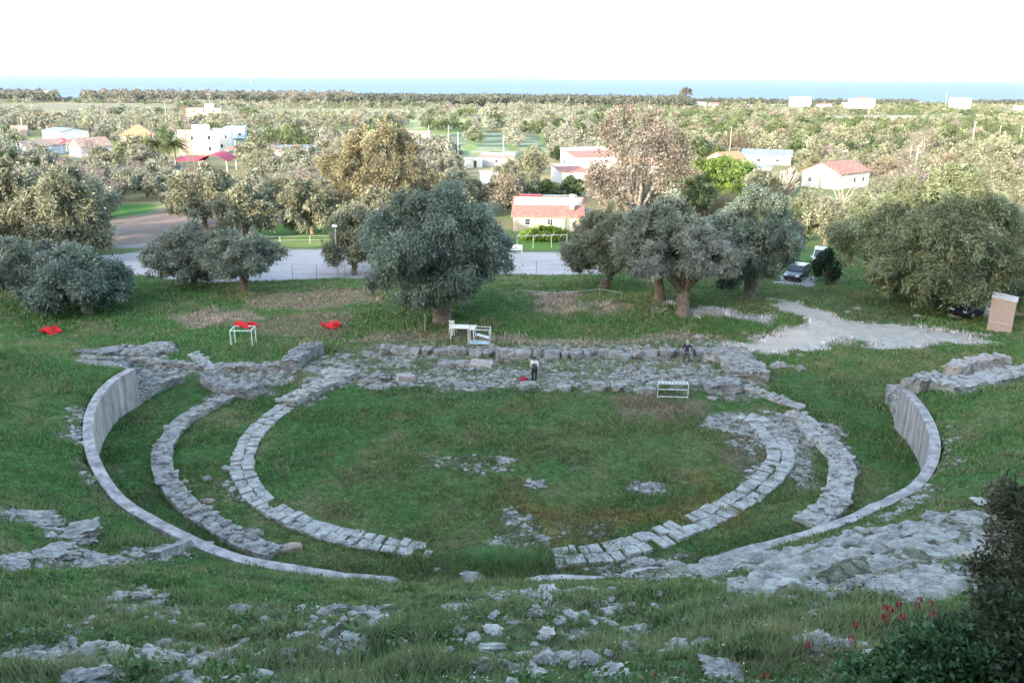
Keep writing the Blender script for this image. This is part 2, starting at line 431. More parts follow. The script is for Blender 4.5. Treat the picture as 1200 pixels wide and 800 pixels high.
class MB:
    def __init__(s): s.v = []; s.f = []
    def add(s, vs, fs):
        o = len(s.v); s.v += [tuple(map(float, q)) for q in vs]; s.f += [tuple(i + o for i in q) for q in fs]; return s
    def box(s, c, d, rz=0.0, mat=None):
        hx, hy, hh = d[0] / 2, d[1] / 2, d[2] / 2
        vs = [(x, y, z) for z in (-hh, hh) for x, y in ((-hx, -hy), (hx, -hy), (hx, hy), (-hx, hy))]
        if rz:
            cs, sn = math.cos(rz), math.sin(rz); vs = [(x * cs - y * sn, x * sn + y * cs, z) for x, y, z in vs]
        if mat is not None: vs = [tuple(mat @ Vector(q)) for q in vs]
        vs = [(x + c[0], y + c[1], z + c[2]) for x, y, z in vs]
        return s.add(vs, [(0, 3, 2, 1), (4, 5, 6, 7), (0, 1, 5, 4), (1, 2, 6, 5), (2, 3, 7, 6), (3, 0, 4, 7)])
    def chamfer(s, c, d, b, rz=0.0, mat=None):
        """box with a chamfered top and upright edges"""
        hx, hy = d[0] / 2, d[1] / 2; z0, z1 = -d[2] / 2, d[2] / 2
        def ring(x, y, q, z): return [(-x + q, -y, z), (x - q, -y, z), (x, -y + q, z), (x, y - q, z), (x - q, y, z), (-x + q, y, z), (-x, y - q, z), (-x, -y + q, z)]
        vs = ring(hx, hy, b, z0) + ring(hx, hy, b, z1 - b) + ring(hx - b, hy - b, b * .7, z1)
        if rz:
            cs, sn = math.cos(rz), math.sin(rz); vs = [(x * cs - y * sn, x * sn + y * cs, z) for x, y, z in vs]
        if mat is not None: vs = [tuple(mat @ Vector(q)) for q in vs]
        vs = [(x + c[0], y + c[1], z + c[2]) for x, y, z in vs]
        fs = [tuple(reversed(range(8))), tuple(range(16, 24))]
        for k in range(2):
            for i in range(8): fs.append((k * 8 + i, k * 8 + (i + 1) % 8, k * 8 + 8 + (i + 1) % 8, k * 8 + 8 + i))
        return s.add(vs, fs)
    def tube(s, pts, rad, n=8, cap=True):
        pts = [Vector(q) for q in pts]
        if not hasattr(rad, '__len__'): rad = [rad] * len(pts)
        rings = []
        for i, q in enumerate(pts):
            t = (pts[min(i + 1, len(pts) - 1)] - pts[max(i - 1, 0)])
            t = t.normalized() if t.length > 1e-6 else Vector((0, 0, 1))
            a = t.cross(Vector((0, 0, 1)) if abs(t.z) < .9 else Vector((1, 0, 0))).normalized(); b2 = t.cross(a)
            rings += [q + (a * math.cos(k * 2 * math.pi / n) + b2 * math.sin(k * 2 * math.pi / n)) * rad[i] for k in range(n)]
        fs = []
        for i in range(len(pts) - 1):
            for k in range(n): fs.append((i * n + k, i * n + (k + 1) % n, (i + 1) * n + (k + 1) % n, (i + 1) * n + k))
        if cap:
            fs.append(tuple(reversed(range(n)))); fs.append(tuple((len(pts) - 1) * n + k for k in range(n)))
        return s.add(rings, fs)
    def build(s, name, mat, parent=None, loc=None, smooth=False, bevel=0.0):
        me = bpy.data.meshes.new(name); me.from_pydata(s.v, [], s.f); me.update()
        me.materials.append(mat)
        if smooth: me.polygons.foreach_set('use_smooth', [True] * len(me.polygons))
        o = link(name, me, parent, loc)
        if bevel:
            bm_ = o.modifiers.new('bevel', 'BEVEL'); bm_.width = bevel; bm_.segments = 2; bm_.limit_method = 'ANGLE'
        return o

def children(o): return [c for c in bpy.data.objects if c.parent == o]
def copy_tree(o, kids=None):
    c = o.copy(); COL.objects.link(c)
    for ch in (kids if kids is not None else list(o.children)):
        d = ch.copy(); COL.objects.link(d); d.parent = c
        for g2 in list(ch.children):
            e = g2.copy(); COL.objects.link(e); e.parent = d
    return c

# ---------------------------------------------------------------- ground zones (surveyed outlines)
def Z(pts, stone=None, col=None, grass=None, warp=.8, freq=.45):
    return dict(poly=gpoly(pts), stone=stone, col=col, grass=grass, warp=warp, freq=freq)

SHADE_GRASS = np.array((.070, .118, .030))
ZONES = [
    # car park and dirt field
    Z([(118, 300), (178, 293), (300, 292), (440, 292), (560, 294), (700, 297), (705, 321), (590, 322), (445, 326), (345, 327), (320, 330), (250, 330), (170, 323), (118, 312)], -.3, (.37, .325, .305), 0, .4, .3),
    Z([(112, 292), (116, 264), (180, 247), (250, 252), (330, 262), (325, 272), (255, 275), (235, 283), (175, 288)], -.3, (.20, .145, .115), 0, .8, .2),
    Z([(120, 290), (235, 279), (250, 290), (176, 291)], -.3, (.26, .23, .20), .1, .6, .2),
    # fresh green verges in the sun
    Z([(300, 262), (395, 262), (398, 279), (300, 281)], -.4, (.10, .175, .035), .8, .8, .3),
    Z([(300, 282), (392, 281), (393, 289), (300, 290)], -.4, (.14, .18, .055), .8, .5, .3),
    Z([(604, 270), (665, 270), (662, 292), (604, 293)], -.4, (.10, .19, .03), .8, .5, .3),
    Z([(118, 240), (186, 240), (180, 249), (116, 258)], -.4, (.06, .14, .025), .8, .5, .3),
    # gravel track
    Z([(846, 404), (880, 398), (925, 386), (937, 374), (925, 364), (902, 354), (900, 348), (925, 354), (960, 366), (985, 375), (1060, 380), (1112, 388), (1172, 392), (1165, 399), (1105, 404), (1050, 407), (985, 402), (935, 409), (900, 413), (862, 409)], -.12, (.40, .365, .31), .12, 1.1, .6),
    Z([(900, 413), (880, 398), (930, 388), (960, 392), (940, 408)], -.3, (.40, .34, .28), .05, 1.0, .5),
    Z([(940, 330), (1000, 345), (1090, 370), (1080, 378), (985, 373), (930, 345)], -.4, (.055, .09, .03), .6, .5, .5),
    Z([(775, 358), (835, 362), (905, 371), (900, 379), (830, 369), (772, 362)], .05, (.40, .38, .34), .25, .9, .6),
    Z([(915, 322), (960, 325), (950, 336), (905, 332)], -.2, (.30, .28, .26), 0, .5, .6),
    # stage
    Z([(362, 425), (385, 412), (440, 405), (600, 403), (700, 404), (845, 404), (872, 415), (892, 434), (905, 466), (862, 472), (830, 465), (790, 456), (700, 458), (600, 457), (500, 458), (432, 456), (400, 452), (370, 470), (340, 480), (335, 470), (372, 445)], .40, (.13, .165, .085), .30, .9, .8),
    Z([(430, 400), (520, 402), (700, 402), (830, 398), (860, 402), (845, 408), (700, 410), (430, 410)], .33, (.19, .17, .11), .35, .7, .8),
    Z([(360, 398), (520, 384), (610, 392), (640, 400), (520, 402), (430, 404)], .08, (.15, .14, .075), .5, .9, .5),
    Z([(560, 396), (700, 398), (840, 392), (850, 398), (700, 404), (560, 403)], .12, (.21, .19, .12), .35, .6, .6),
    # remains left of the stage
    Z([(92, 425), (100, 410), (150, 408), (205, 407), (196, 416), (170, 426), (240, 424), (250, 432), (100, 428)], .36, (.17, .16, .13), .2, .6, .7),
    Z([(238, 428), (330, 424), (352, 412), (378, 412), (352, 438), (312, 462), (255, 470), (240, 448)], .30, (.13, .14, .085), .35, .6, .8),
    # rubble and bare patches in the orchestra
    Z([(812, 492), (850, 484), (905, 486), (945, 492), (962, 520), (950, 560), (935, 575), (915, 540), (880, 512), (845, 505), (815, 503)], .42, (.16, .17, .11), .2, .6, .9),
    Z([(862, 520), (885, 515), (893, 545), (885, 570), (865, 560)], .30, (.13, .13, .07), .4, .6, .9),
    Z([(575, 535), (595, 530), (600, 548), (582, 552)], .36, None, .3, .4, .8),
    Z([(505, 535), (560, 530), (575, 550), (545, 560), (505, 552)], .20, None, .6, .5, .9),
    Z([(614, 560), (642, 562), (640, 573), (616, 572)], .44, None, .2, .3, .8),
    Z([(733, 570), (765, 563), (780, 572), (765, 580), (738, 579)], .42, None, .2, .3, .8),
    Z([(665, 540), (690, 542), (688, 556), (668, 553)], .26, None, .5, .3, .8),
    Z([(580, 610), (606, 590), (622, 615), (645, 640), (575, 640)], .38, None, .3, .4, .7),
    Z([(640, 610), (705, 605), (730, 622), (700, 636), (640, 634)], .18, (.12, .12, .04), .6, .5, .7),
    Z([(620, 580), (720, 590), (860, 570), (880, 560), (870, 590), (800, 615), (700, 640), (640, 640)], None, (.125, .115, .03), .8, 1.4, .3),
    # corridor gravel between the rings, right
    Z([(955, 490), (985, 500), (1000, 545), (990, 595), (960, 600), (985, 560), (975, 525)], .42, (.2, .2, .15), .15, .4, .9),
    Z([(255, 560), (275, 560), (285, 590), (262, 585)], .25, None, .4, .4, .9),
    # bank behind the wall, left and right
    Z([(75, 485), (95, 470), (108, 500), (112, 545), (140, 585), (135, 600), (95, 560), (80, 520)], .34, None, .4, .6, .9),
    Z([(1095, 540), (1110, 500), (1125, 500), (1112, 545), (1085, 590), (1000, 625), (960, 632), (1060, 590)], .26, None, .5, .5, .9),
    Z([(1120, 440), (1150, 432), (1200, 425), (1200, 442), (1130, 462), (1050, 470), (1046, 458)], .38, (.2, .18, .14), .2, .5, .9),
    Z([(440, 455), (640, 458), (640, 466), (440, 466)], -.1, (.05, .10, .03), 1, .6, .5),
    # rocky outcrop on the right flank
    Z([(640, 670), (735, 662), (800, 658), (865, 653), (950, 640), (1050, 620), (1105, 606), (1180, 592), (1200, 640), (1165, 690), (1060, 704), (960, 702), (880, 692), (840, 676), (760, 680), (690, 676)], .40, (.16, .16, .11), .5, 1.0, .7),
    Z([(560, 690), (700, 684), (850, 720), (850, 800), (560, 800)], .19, None, .6, 1.5, .5),
    Z([(860, 700), (1000, 705), (1000, 790), (900, 800), (830, 770)], .17, None, .6, 1.5, .5),
    Z([(405, 715), (455, 712), (445, 750), (405, 752)], .40, None, .3, .4, .7),
    Z([(0, 745), (130, 742), (330, 770), (340, 800), (0, 800)], .30, (.13, .12, .09), .5, 1.0, .6),
    Z([(0, 590), (60, 605), (115, 622), (110, 634), (60, 628), (0, 605)], .34, None, .4, .4, .7),
    Z([(0, 652), (60, 640), (150, 648), (240, 640), (245, 655), (140, 662), (0, 672)], .30, None, .5, .4, .7),
    Z([(110, 690), (200, 690), (215, 722), (110, 722)], .22, None, .7, .5, .7),
    Z([(260, 708), (440, 705), (440, 722), (260, 722)], .22, None, .7, .5, .7),
    # dry tall grass
    Z([(205, 366), (300, 363), (302, 378), (215, 382)], None, (.21, .175, .105), 1, 1.3, .5),
    Z([(628, 343), (675, 341), (680, 362), (635, 368)], None, (.23, .19, .115), 1, 1.3, .5),
    Z([(695, 352), (720, 352), (722, 372), (698, 374)], None, (.21, .175, .11), 1, 1.1, .5),
    Z([(300, 345), (450, 340), (450, 358), (300, 362)], None, (.16, .14, .075), 1, 1.0, .4),
    Z([(300, 372), (400, 365), (420, 392), (310, 392)], None, (.13, .125, .06), 1, 1.0, .4),
    Z([(720, 462), (830, 470), (800, 492), (730, 492)], None, (.14, .12, .065), .9, .8, .5),
    Z([(850, 500), (900, 510), (880, 560), (850, 540)], None, (.13, .11, .06), .9, .8, .5),
    # crops and fields on the plain
    Z([(508, 160), (548, 153), (545, 182), (500, 182)], -.5, (-1, 0, 0), 0, 1.5, .05),
    Z([(562, 154), (592, 154), (592, 178), (560, 178)], -.5, (-1, 0, 0), 0, 1.5, .05),
    Z([(606, 158), (632, 158), (640, 186), (604, 188)], -.5, (-1, 0, 0), 0, 1.5, .05),
    Z([(335, 142), (385, 140), (380, 149), (335, 150)], -.5, (.26, .30, .11), 0, 3, .03),
    Z([(480, 141), (720, 139), (800, 141), (800, 147), (640, 150), (480, 150)], -.5, (.24, .26, .11), 0, 4, .03),
    Z([(0, 135), (150, 137), (215, 137), (215, 148), (0, 146)], -.5, (.20, .165, .12), 0, 4, .03),
    Z([(1165, 174), (1200, 174), (1200, 181), (1160, 181)], -.5, (.34, .29, .19), 0, 2, .05),
    Z([(0, 121), (215, 123), (215, 129), (0, 129)], -.5, (.17, .16, .10), 0, 6, .02),
]

PW, PH = 62.0, 46.0
def parcel(x, y):
    """field parcels of the plain: random id numbers for the parcel each point lies in"""
    a = R(17); sc_y = np.clip(y / 300.0, 1, 2.6)
    u = (x * math.cos(a) + y * math.sin(a)) / PW + (fbm(x * .012, y * .012, 501, 2) - .5) * 1.2
    v = (-x * math.sin(a) + y * math.cos(a)) / PH + (fbm(x * .012, y * .012, 503, 2) - .5) * .8
    lv = np.floor(v / 2.0); u = u / 1.6 + _hash(lv, lv * 0 + 7, 511) * 3
    iu = np.floor(u); iv = np.floor(v / 2.0)
    return _hash(iu, iv, 521), _hash(iu, iv, 523), np.minimum(u - iu, 1 - (u - iu)), np.minimum(v / 2 - iv, 1 - v / 2 + iv)
FIELDC = np.array([(.22, .20, .11), (.19, .195, .10), (.23, .20, .14), (.18, .185, .09), (.26, .235, .15)])
def is_open(r1, y): return (r1 < np.where(y > 300, .20, .10)) & (y > 230)

def ground_props(x, y):
    x = np.asarray(x, float); y = np.asarray(y, float)
    n_big = fbm(x * .09, y * .09, 41, 4); n_mid = fbm(x * .45, y * .45, 43, 4); n_sm = fbm(x * 1.7, y * 1.7, 47, 3)
    g = np.empty(x.shape + (3,))
    lush = np.array((.050, .112, .026)); mid = np.array((.082, .118, .034)); dry = np.array((.150, .140, .062))
    t = sstep(.38, .66, .55 * n_big + .45 * n_mid)[..., None]
    g[:] = lush * (1 - t) + mid * t
    t2 = (sstep(.56, .76, .5 * n_mid + .5 * n_sm) * .65)[..., None]
    g = g * (1 - t2) + dry * t2
    t3 = sstep(96, 118, y)[..., None]
    plain = np.array((.190, .165, .078)) * (.75 + .5 * n_big[..., None]) + np.array((-.05, .015, -.02)) * (fbm(x * .02, y * .02, 77)[..., None] > .52)
    r1, r2_, eu, ev = parcel(x, y)
    fc = FIELDC[np.clip((r2_ * 5).astype(int), 0, 4)]
    plain = np.where(is_open(r1, y)[..., None], fc, plain * (.8 + .4 * r2_[..., None]))
    tr = ((ev < .035) & (r2_ > .3) & (y > 200))[..., None]
    plain = np.where(tr, np.array((.30, .27, .21)), plain)
    g = g * (1 - t3) + plain * t3
    s, zt, kk = bank(x, y)
    stone = np.full(x.shape, -.02) + .16 * sstep(2, 14, s) * sstep(.4, .55, kk) * (.4 + fbm(x * .3, y * .3, 53))
    stone = np.where(y > 80, -.5, stone)
    grass = np.full(x.shape, 1.0)
    for z in ZONES:
        pl = z['poly']
        mn = pl.min(0) - 3 * z['warp']; mxx = pl.max(0) + 3 * z['warp']
        sel = (x > mn[0]) & (x < mxx[0]) & (y > mn[1]) & (y < mxx[1])
        if not sel.any(): continue
        xs, ys = x[sel], y[sel]
        w = z['warp'] * 2.2; f = z['freq']
        wx = (fbm(xs * f, ys * f, 61, 4) - .5) * w * 2; wy = (fbm(xs * f, ys * f, 67, 4) - .5) * w * 2
        acc = np.zeros(xs.shape)
        e = .5 * z['warp']
        for ox, oy in ((0, 0), (e, 0), (-e, 0), (0, e), (0, -e), (e * .6, e * .6), (-e * .6, e * .6), (e * .6, -e * .6), (-e * .6, -e * .6)):
            acc += inpoly(xs + wx + ox, ys + wy + oy, pl)
        acc /= 9
        if z['col'] is not None:
            c = np.array(z['col'], float)
            if c[0] < 0:
                row = (np.sin(ys * 2 * math.pi / 7.0) > .1)[..., None]
                c = np.array((.20, .215, .12)) * row + np.array((.055, .10, .065)) * (1 - row)
            gg = g[sel]; a3 = acc[..., None]; g[sel] = gg * (1 - a3) + c * (.85 + .3 * n_mid[sel][..., None]) * a3
        if z['stone'] is not None:
            q = stone[sel]; stone[sel] = q * (1 - acc) + z['stone'] * acc
        if z['grass'] is not None:
            q = grass[sel]; grass[sel] = q * (1 - acc) + z['grass'] * acc
    e_ = (sstep(.05, .30, stone) * .6 * (y < 100))[..., None]
    g = g * (1 - e_) + np.array((.135, .125, .08)) * (.8 + .4 * n_mid[..., None]) * e_
    return g, stone, grass

def graded(lo, hi, step, far_lo, far_hi, ratio):
    a = list(np.arange(lo, hi + 1e-6, step)); s_ = step
    while a[-1] < far_hi: s_ *= ratio; a.append(a[-1] + s_)
    s_ = step; pre = []; q = lo
    while q > far_lo: s_ *= ratio; q -= s_; pre.append(q)
    return np.array(pre[::-1] + a)

gxs = graded(-46, 46, .3, -1500, 1500, 1.06)
gys = graded(3, 78, .28, -90, 1720, 1.035)
X, Y = np.meshgrid(gxs, gys)
hgt = height(X, Y)
gcol, gst, ggr = ground_props(X, Y)
rk = sstep(.30, .46, gst) * np.where((bank(X, Y)[0] > .3) | (Y > 50), 1.0, .12)
hgt = hgt + rk * ((fbm(X * 1.1, Y * 1.1, 91, 4) - .45) * .7 + (.3 - np.abs(fbm(X * .45, Y * 1.0, 93, 3) - .5) * 2.2) * .8) * np.where(Y < 45, 1.0, .35)
nx_, ny_ = len(gxs), len(gys)
idx = np.arange(nx_ * ny_).reshape(ny_, nx_)
F = np.stack([idx[:-1, :-1], idx[:-1, 1:], idx[1:, 1:], idx[1:, :-1]], -1).reshape(-1, 4)
me = npmesh('ground', np.stack([X, Y, hgt], -1).reshape(-1, 3), F, M['ground'], gcol.reshape(-1, 3), True, gst.ravel())
tag(link('ground', me), kind='structure')

# sea: one sheet to the horizon
sv = [(-60000, 1560, -26), (60000, 1560, -26), (60000, 60000, -26), (-60000, 60000, -26)]
tag(link('sea', npmesh('sea', np.array(sv), np.array([[0, 1, 2, 3]]), M['sea'])), kind='structure')

# ---------------------------------------------------------------- haze over the plain
hb = MB().box((0, 29000, 20), (118000, 59800, 130))
m, nt, p = nodes_of('haze')
nt.nodes.remove(p)
vp = N(nt, 'ShaderNodeVolumePrincipled')
vp.inputs['Color'].default_value = (.80, .88, 1.0, 1); vp.inputs['Density'].default_value = .000014; vp.inputs['Anisotropy'].default_value = .1
nt.links.new(vp.outputs[0], nt.nodes['Material Output'].inputs['Volume'])
HAZE = True
if HAZE: tag(hb.build('haze', m), kind='stuff')

# ---------------------------------------------------------------- the theatre: retaining wall, rings, stage walls
def resample(pts, step):
    pts = [Vector(q) for q in pts]
    d = [0]
    for a, b in zip(pts, pts[1:]): d.append(d[-1] + (b - a).length)
    # Catmull-Rom through the points
    n = max(2, int(round(d[-1] / step)) + 1)
    out = []
    for i in range(n):
        t = d[-1] * i / (n - 1)
        k = max(j for j in range(len(d)) if d[j] <= t + 1e-9); k = min(k, len(pts) - 2)
        f = (t - d[k]) / (d[k + 1] - d[k])
        p0 = pts[max(k - 1, 0)]; p1 = pts[k]; p2 = pts[k + 1]; p3 = pts[min(k + 2, len(pts) - 1)]
        out.append(.5 * (2 * p1 + (p2 - p0) * f + (2 * p0 - 5 * p1 + 4 * p2 - p3) * f * f + (3 * p1 - p0 - 3 * p2 + p3) * f ** 3))
    return out

def normals2(pts):
    r = []
    for i in range(len(pts)):
        t = pts[min(i + 1, len(pts) - 1)] - pts[max(i - 1, 0)]
        t = Vector((t.x, t.y, 0)).normalized(); r.append(Vector((-t.y, t.x, 0)))
    return r

def sweep(name, pts, w, top, bottom, mat, rough=0.0, seed=0, parent=None, nw=4, nh=3, smooth=True, top_noise=0.0, extra=None):
    """wall along pts; top(i) and bottom(i) are heights; the section is subdivided so that it can be roughened"""
    nr = normals2(pts); V = []; n = len(pts)
    L = []
    sec = [(-.5, k / nh, 0) for k in range(nh)] + [(-.5 + k / nw, 1, 1) for k in range(nw + 1)] + [(.5, 1 - (k + 1) / nh, 0) for k in range(nh)]
    for i, (q, nn) in enumerate(zip(pts, nr)):
        t, b_ = top(i), bottom(i)
        for (o, f, isT) in sec:
            z = b_ + (t - b_) * f
            V.append((q.x + nn.x * o * w, q.y + nn.y * o * w, z))
    V = np.array(V); k = len(sec)
    if rough or top_noise:
        nx = (fbm(V[:, 0] * 1.9 + V[:, 2] * 2.3, V[:, 1] * 1.9, seed + 1, 4) - .5) * 2 * rough
        ny = (fbm(V[:, 0] * 1.9, V[:, 1] * 1.9 + V[:, 2] * 2.3, seed + 2, 4) - .5) * 2 * rough
        nz = (fbm(V[:, 0] * 2.1, V[:, 1] * 2.1, seed + 3, 4) - .5) * 2 * max(rough, top_noise)
        V = V + np.stack([nx, ny, nz], -1)
    F = []
    for i in range(n - 1):
        for j in range(k - 1): F.append((i * k + j, (i + 1) * k + j, (i + 1) * k + j + 1, i * k + j + 1))
    mb = MB(); mb.add(V, F)
    mb.f.append(tuple(range(k))); mb.f.append(tuple(reversed([(n - 1) * k + j for j in range(k)])))
    mb.f = [tuple(reversed(q)) for q in mb.f]
    if extra: mb.add(extra.v, extra.f)
    o = mb.build(name, mat, parent, smooth=False)
    return o

rock_seed = [0]
def rock_mesh_data(seed, flat=.65, detail=2, rough=.35, block=0.0):
    import bmesh
    bm = bmesh.new(); bmesh.ops.create_icosphere(bm, subdivisions=detail, radius=1.0)
    V = np.array([v.co[:] for v in bm.verts]); F = np.array([[v.index for v in f.verts] for f in bm.faces]); bm.free()
    if block:   # push towards a worn cuboid
        Q = V / np.maximum(np.abs(V).max(1, keepdims=True), 1e-6); V = V * (1 - block) + Q * block * .85
    rs = np.random.default_rng(seed)
    # chop with random planes for facets, then roughen
    for _ in range(7 if not block else 3):
        n = rs.normal(size=3); n /= np.linalg.norm(n); d = rs.uniform(.55, .85)
        q = V @ n; V = V - np.outer(np.maximum(q - d, 0) * .85, n)
    s = seed * 3.7
    for fr, am, rdg in ((1.1, rough, 0), (2.3, rough * .7, 1), (5, rough * .45, 1), (10, rough * .25, 0)):
        dd = fbm(V[:, 0] * fr + s + V[:, 2] * .7, V[:, 1] * fr + V[:, 2] * fr * .9 + s, seed, 3)
        dd = (np.abs(dd - .5) * 2.6 - .3) * am if rdg else (dd - .5) * 2 * am
        V = V * (1 + dd[:, None])
    V[:, 2] *= flat
    return V, F

ROCKS = {}
def rock_me(kind, mat):
    key = (kind, mat)
    if key not in ROCKS:
        c, i = kind
        fl, bl, ro = {'round': (.75, 0, .3), 'flat': (.42, 0, .35), 'block': (.75, .75, .10), 'ledge': (.5, .3, .45)}[c]
        V, F = rock_mesh_data(hash_int(c) + i * 13, fl, 4, ro, bl)
        ROCKS[key] = npmesh('rock_' + c, V, F, M[mat], smooth=False)
    return ROCKS[key]
def hash_int(s): return sum(ord(c) * (k + 3) for k, c in enumerate(s))

CHIPS = [rock_mesh_data(700 + k, .6, 1, .35, .3 * (k % 2)) for k in range(6)]
# outer retaining wall in board-marked concrete, its top level with the bank behind
wp = [Vector((a[0], a[1], a[2])) for a in WALL]
wpts = resample(wp, .5)
WTOP = [q.z - (.17 + 1.6 * max(0, float(fbm(q.x * .6, q.y * .6, 89, 2)) - .45)) * float(sstep(-8, -5, q.x) * (1 - sstep(7, 10, q.x))) * (q.y < 32) - (.10 + .30 * (float(fbm(q.x * .6, q.y * .6, 88, 2)) - .4)) * float(sstep(7, 10, q.x) * (1 - sstep(19, 21, q.x))) for q in wpts]
ow = sweep('retaining_wall', wpts, .5, lambda i: WTOP[i] + .04, lambda i: -.5, M['concrete'], 0, 0, nw=2, nh=2, top_noise=.035)
tag(ow, 'long curved concrete retaining wall with streaked face round the whole seating hollow', 'retaining wall')

def thick_patch(name, pts, w, mat, label, cat, hgt_=.35, rough=.16, step=.22, seed=1, nw=6, group=None, sink=.3, chip=True):
    ps = resample(pts, step)
    gz = [hz(q.x, q.y) for q in ps]
    rr = random.Random(seed * 31); chips = MB()
    nr_ = normals2(ps)
    for k in range(int(len(ps) * step * w * 16) if chip else 0):
        i = rr.randrange(len(ps)); of = rr.uniform(-.5, .5) * w; sz_ = rr.uniform(.06, .20) if rr.random() < .8 else rr.uniform(.2, .34)
        top_ = gz[i] + hgt_ * (.75 + .5 * float(fbm(ps[i].x * .6, ps[i].y * .6, seed)))
        V0, F0 = CHIPS[rr.randrange(len(CHIPS))]; an = rr.uniform(0, 6.28); ca, sa = math.cos(an), math.sin(an)
        V0 = V0 * sz_ * np.array((1, .8, .8)); V0 = np.stack([V0[:, 0] * ca - V0[:, 1] * sa + ps[i].x + nr_[i].x * of, V0[:, 0] * sa + V0[:, 1] * ca + ps[i].y + nr_[i].y * of, V0[:, 2] + top_ + rr.uniform(-.06, .06)], -1)
        chips.add(V0.tolist(), F0.tolist())
    o = sweep(name, ps, w, lambda i: gz[i] + hgt_ * (.75 + .5 * float(fbm(ps[i].x * .6, ps[i].y * .6, seed))), lambda i: gz[i] - sink, mat, rough, seed, nw=nw, nh=3, extra=chips)
    return tag(o, label, cat, group)

def P2(u, v, dz=0): q = gp(u, v, dz); return Vector((q.x, q.y, 0))

# second ring: rough masonry footing, left arc
thick_patch('ring_wall', [P2(*q) for q in [(268, 468), (240, 481), (214, 497), (196, 520), (190, 543), (198, 568), (218, 593), (250, 616), (290, 640), (322, 651)]], .98, M['stone'],
            'broad low curved footing of rough grey masonry left of the paved ring', 'stone footing', .26, .10, seed=5)
thick_patch('ring_wall', [P2(*q) for q in [(932, 490), (945, 500), (958, 513), (975, 530), (986, 548), (985, 568), (977, 592), (962, 606), (944, 616)]], 1.25, M['stone_white'],
            'curved low footing of pale rubble on the right, outside the paved ring', 'stone footing', .3, .14, seed=9)

# inner ring: dressed slabs
def slab_ring(pts, w, rows, label, seed, mat, z0=.02, kerb=False):
    rs = random.Random(seed); ps = resample(pts, .08)
    nr = normals2(ps); mb = MB()
    d = [0]
    for a, b in zip(ps, ps[1:]): d.append(d[-1] + (b - a).length)
    edges = [-w / 2 + w * r / rows for r in range(rows + 1)]
    for r in range(rows):
        t = 0
        while t < d[-1] - .35:
            l = rs.uniform(.38, .85); t2 = min(t + l, d[-1])
            if rs.random() < .07: t = t2; continue
            i0 = min(range(len(d)), key=lambda k: abs(d[k] - t - .03)); i1 = min(range(len(d)), key=lambda k: abs(d[k] - t2 + .03))
            if i1 <= i0: break
            e0 = edges[r] + rs.uniform(-.01, .03); e1 = edges[r + 1] - rs.uniform(.0, .04)
            qs = [ps[i0] + nr[i0] * e0, ps[i1] + nr[i1] * e0, ps[i1] + nr[i1] * e1, ps[i0] + nr[i0] * e1]
            qs = [q + Vector((rs.uniform(-.055, .055), rs.uniform(-.055, .055), 0)) for q in qs]
            c = sum(qs, Vector()) / 4; gz = hz(c.x, c.y)
            h = gz + z0 + rs.uniform(.05, .17); tx, ty = rs.uniform(-.07, .07), rs.uniform(-.07, .07)
            def hh(q): return h + (q.x - c.x) * tx + (q.y - c.y) * ty
            lo = [(q.x, q.y, gz - .25) for q in qs]; up = [(q.x, q.y, hh(q) - .035) for q in qs]
            ins = [q + (c - q) * .07 for q in qs]; tp = [(q.x, q.y, hh(q)) for q in ins]
            area = sum(qs[k].x * qs[(k + 1) % 4].y - qs[(k + 1) % 4].x * qs[k].y for k in range(4))
            o = [0, 1, 2, 3] if area > 0 else [3, 2, 1, 0]
            vs = [lo[k] for k in o] + [up[k] for k in o] + [tp[k] for k in o]
            mb.add(vs, [(8, 9, 10, 11)] + [(a, (a + 1) % 4, 4 + (a + 1) % 4, 4 + a) for a in range(4)] + [(4 + a, 4 + (a + 1) % 4, 8 + (a + 1) % 4, 8 + a) for a in range(4)])
            t = t2
    o = mb.build('paved_ring', M[mat]); return tag(o, label, 'stone paving')

slab_ring([P2(*q) for q in [(336, 477), (315, 492), (298, 509), (287, 530), (284, 550), (292, 570), (310, 590), (345, 610), (388, 625), (425, 634), (470, 642), (512, 648)]], 1.2, 2,
          'left arc of pale dressed slabs edging the grassy orchestra', 3, 'stone_white')
slab_ring([P2(*q) for q in [(648, 656), (690, 651), (735, 642), (775, 630), (815, 613), (850, 597), (880, 578), (905, 556), (915, 535), (905, 512), (888, 495), (868, 488)]], 1.5, 2,
          'right arc of pale dressed slabs edging the grassy orchestra', 4, 'stone_white')
# a narrower kerb course along the outside of the left arc, at its lower end
thick_patch('kerb', [P2(*q) for q in [(298, 586), (325, 609), (360, 625), (400, 637), (440, 645)]], .28, M['stone'], 'narrow broken kerb of grey stone along the left arc of slabs', 'kerb', .10, .05, seed=12, nw=2)
thick_patch('stone_footing', [P2(*q) for q in [(336, 476), (352, 466), (372, 457), (395, 447), (408, 440)]], 1.3, M['stone_white'], 'short rubble footing joining the left arc of slabs to the stage', 'stone footing', .35, .2, seed=14)
thick_patch('stone_footing', [P2(*q) for q in [(244, 446), (262, 458), (285, 463), (310, 458)]], 1.1, M['stone_dark'], 'dark broken footing at the head of the left masonry footing', 'stone footing', .55, .22, seed=15)
thick_patch('stone_footing', [P2(*q) for q in [(252, 434), (285, 433), (318, 433), (345, 430)]], .9, M['stone'], 'straight low footing of grey blocks in the grass left of the stage', 'stone footing', .4, .15, seed=16)
thick_patch('stone_footing', [P2(*q) for q in [(340, 434), (352, 424), (362, 416), (374, 412)]], 1.3, M['stone_dark'], 'jagged dark ledge of stone running up beside the stage corner', 'stone footing', .75, .25, seed=17)
thick_patch('stone_footing', [P2(*q) for q in [(155, 474), (180, 461), (214, 447)]], .55, M['stone'], 'straight grey footing in the grass beside the end of the concrete wall', 'stone footing', .55, .08, seed=18)
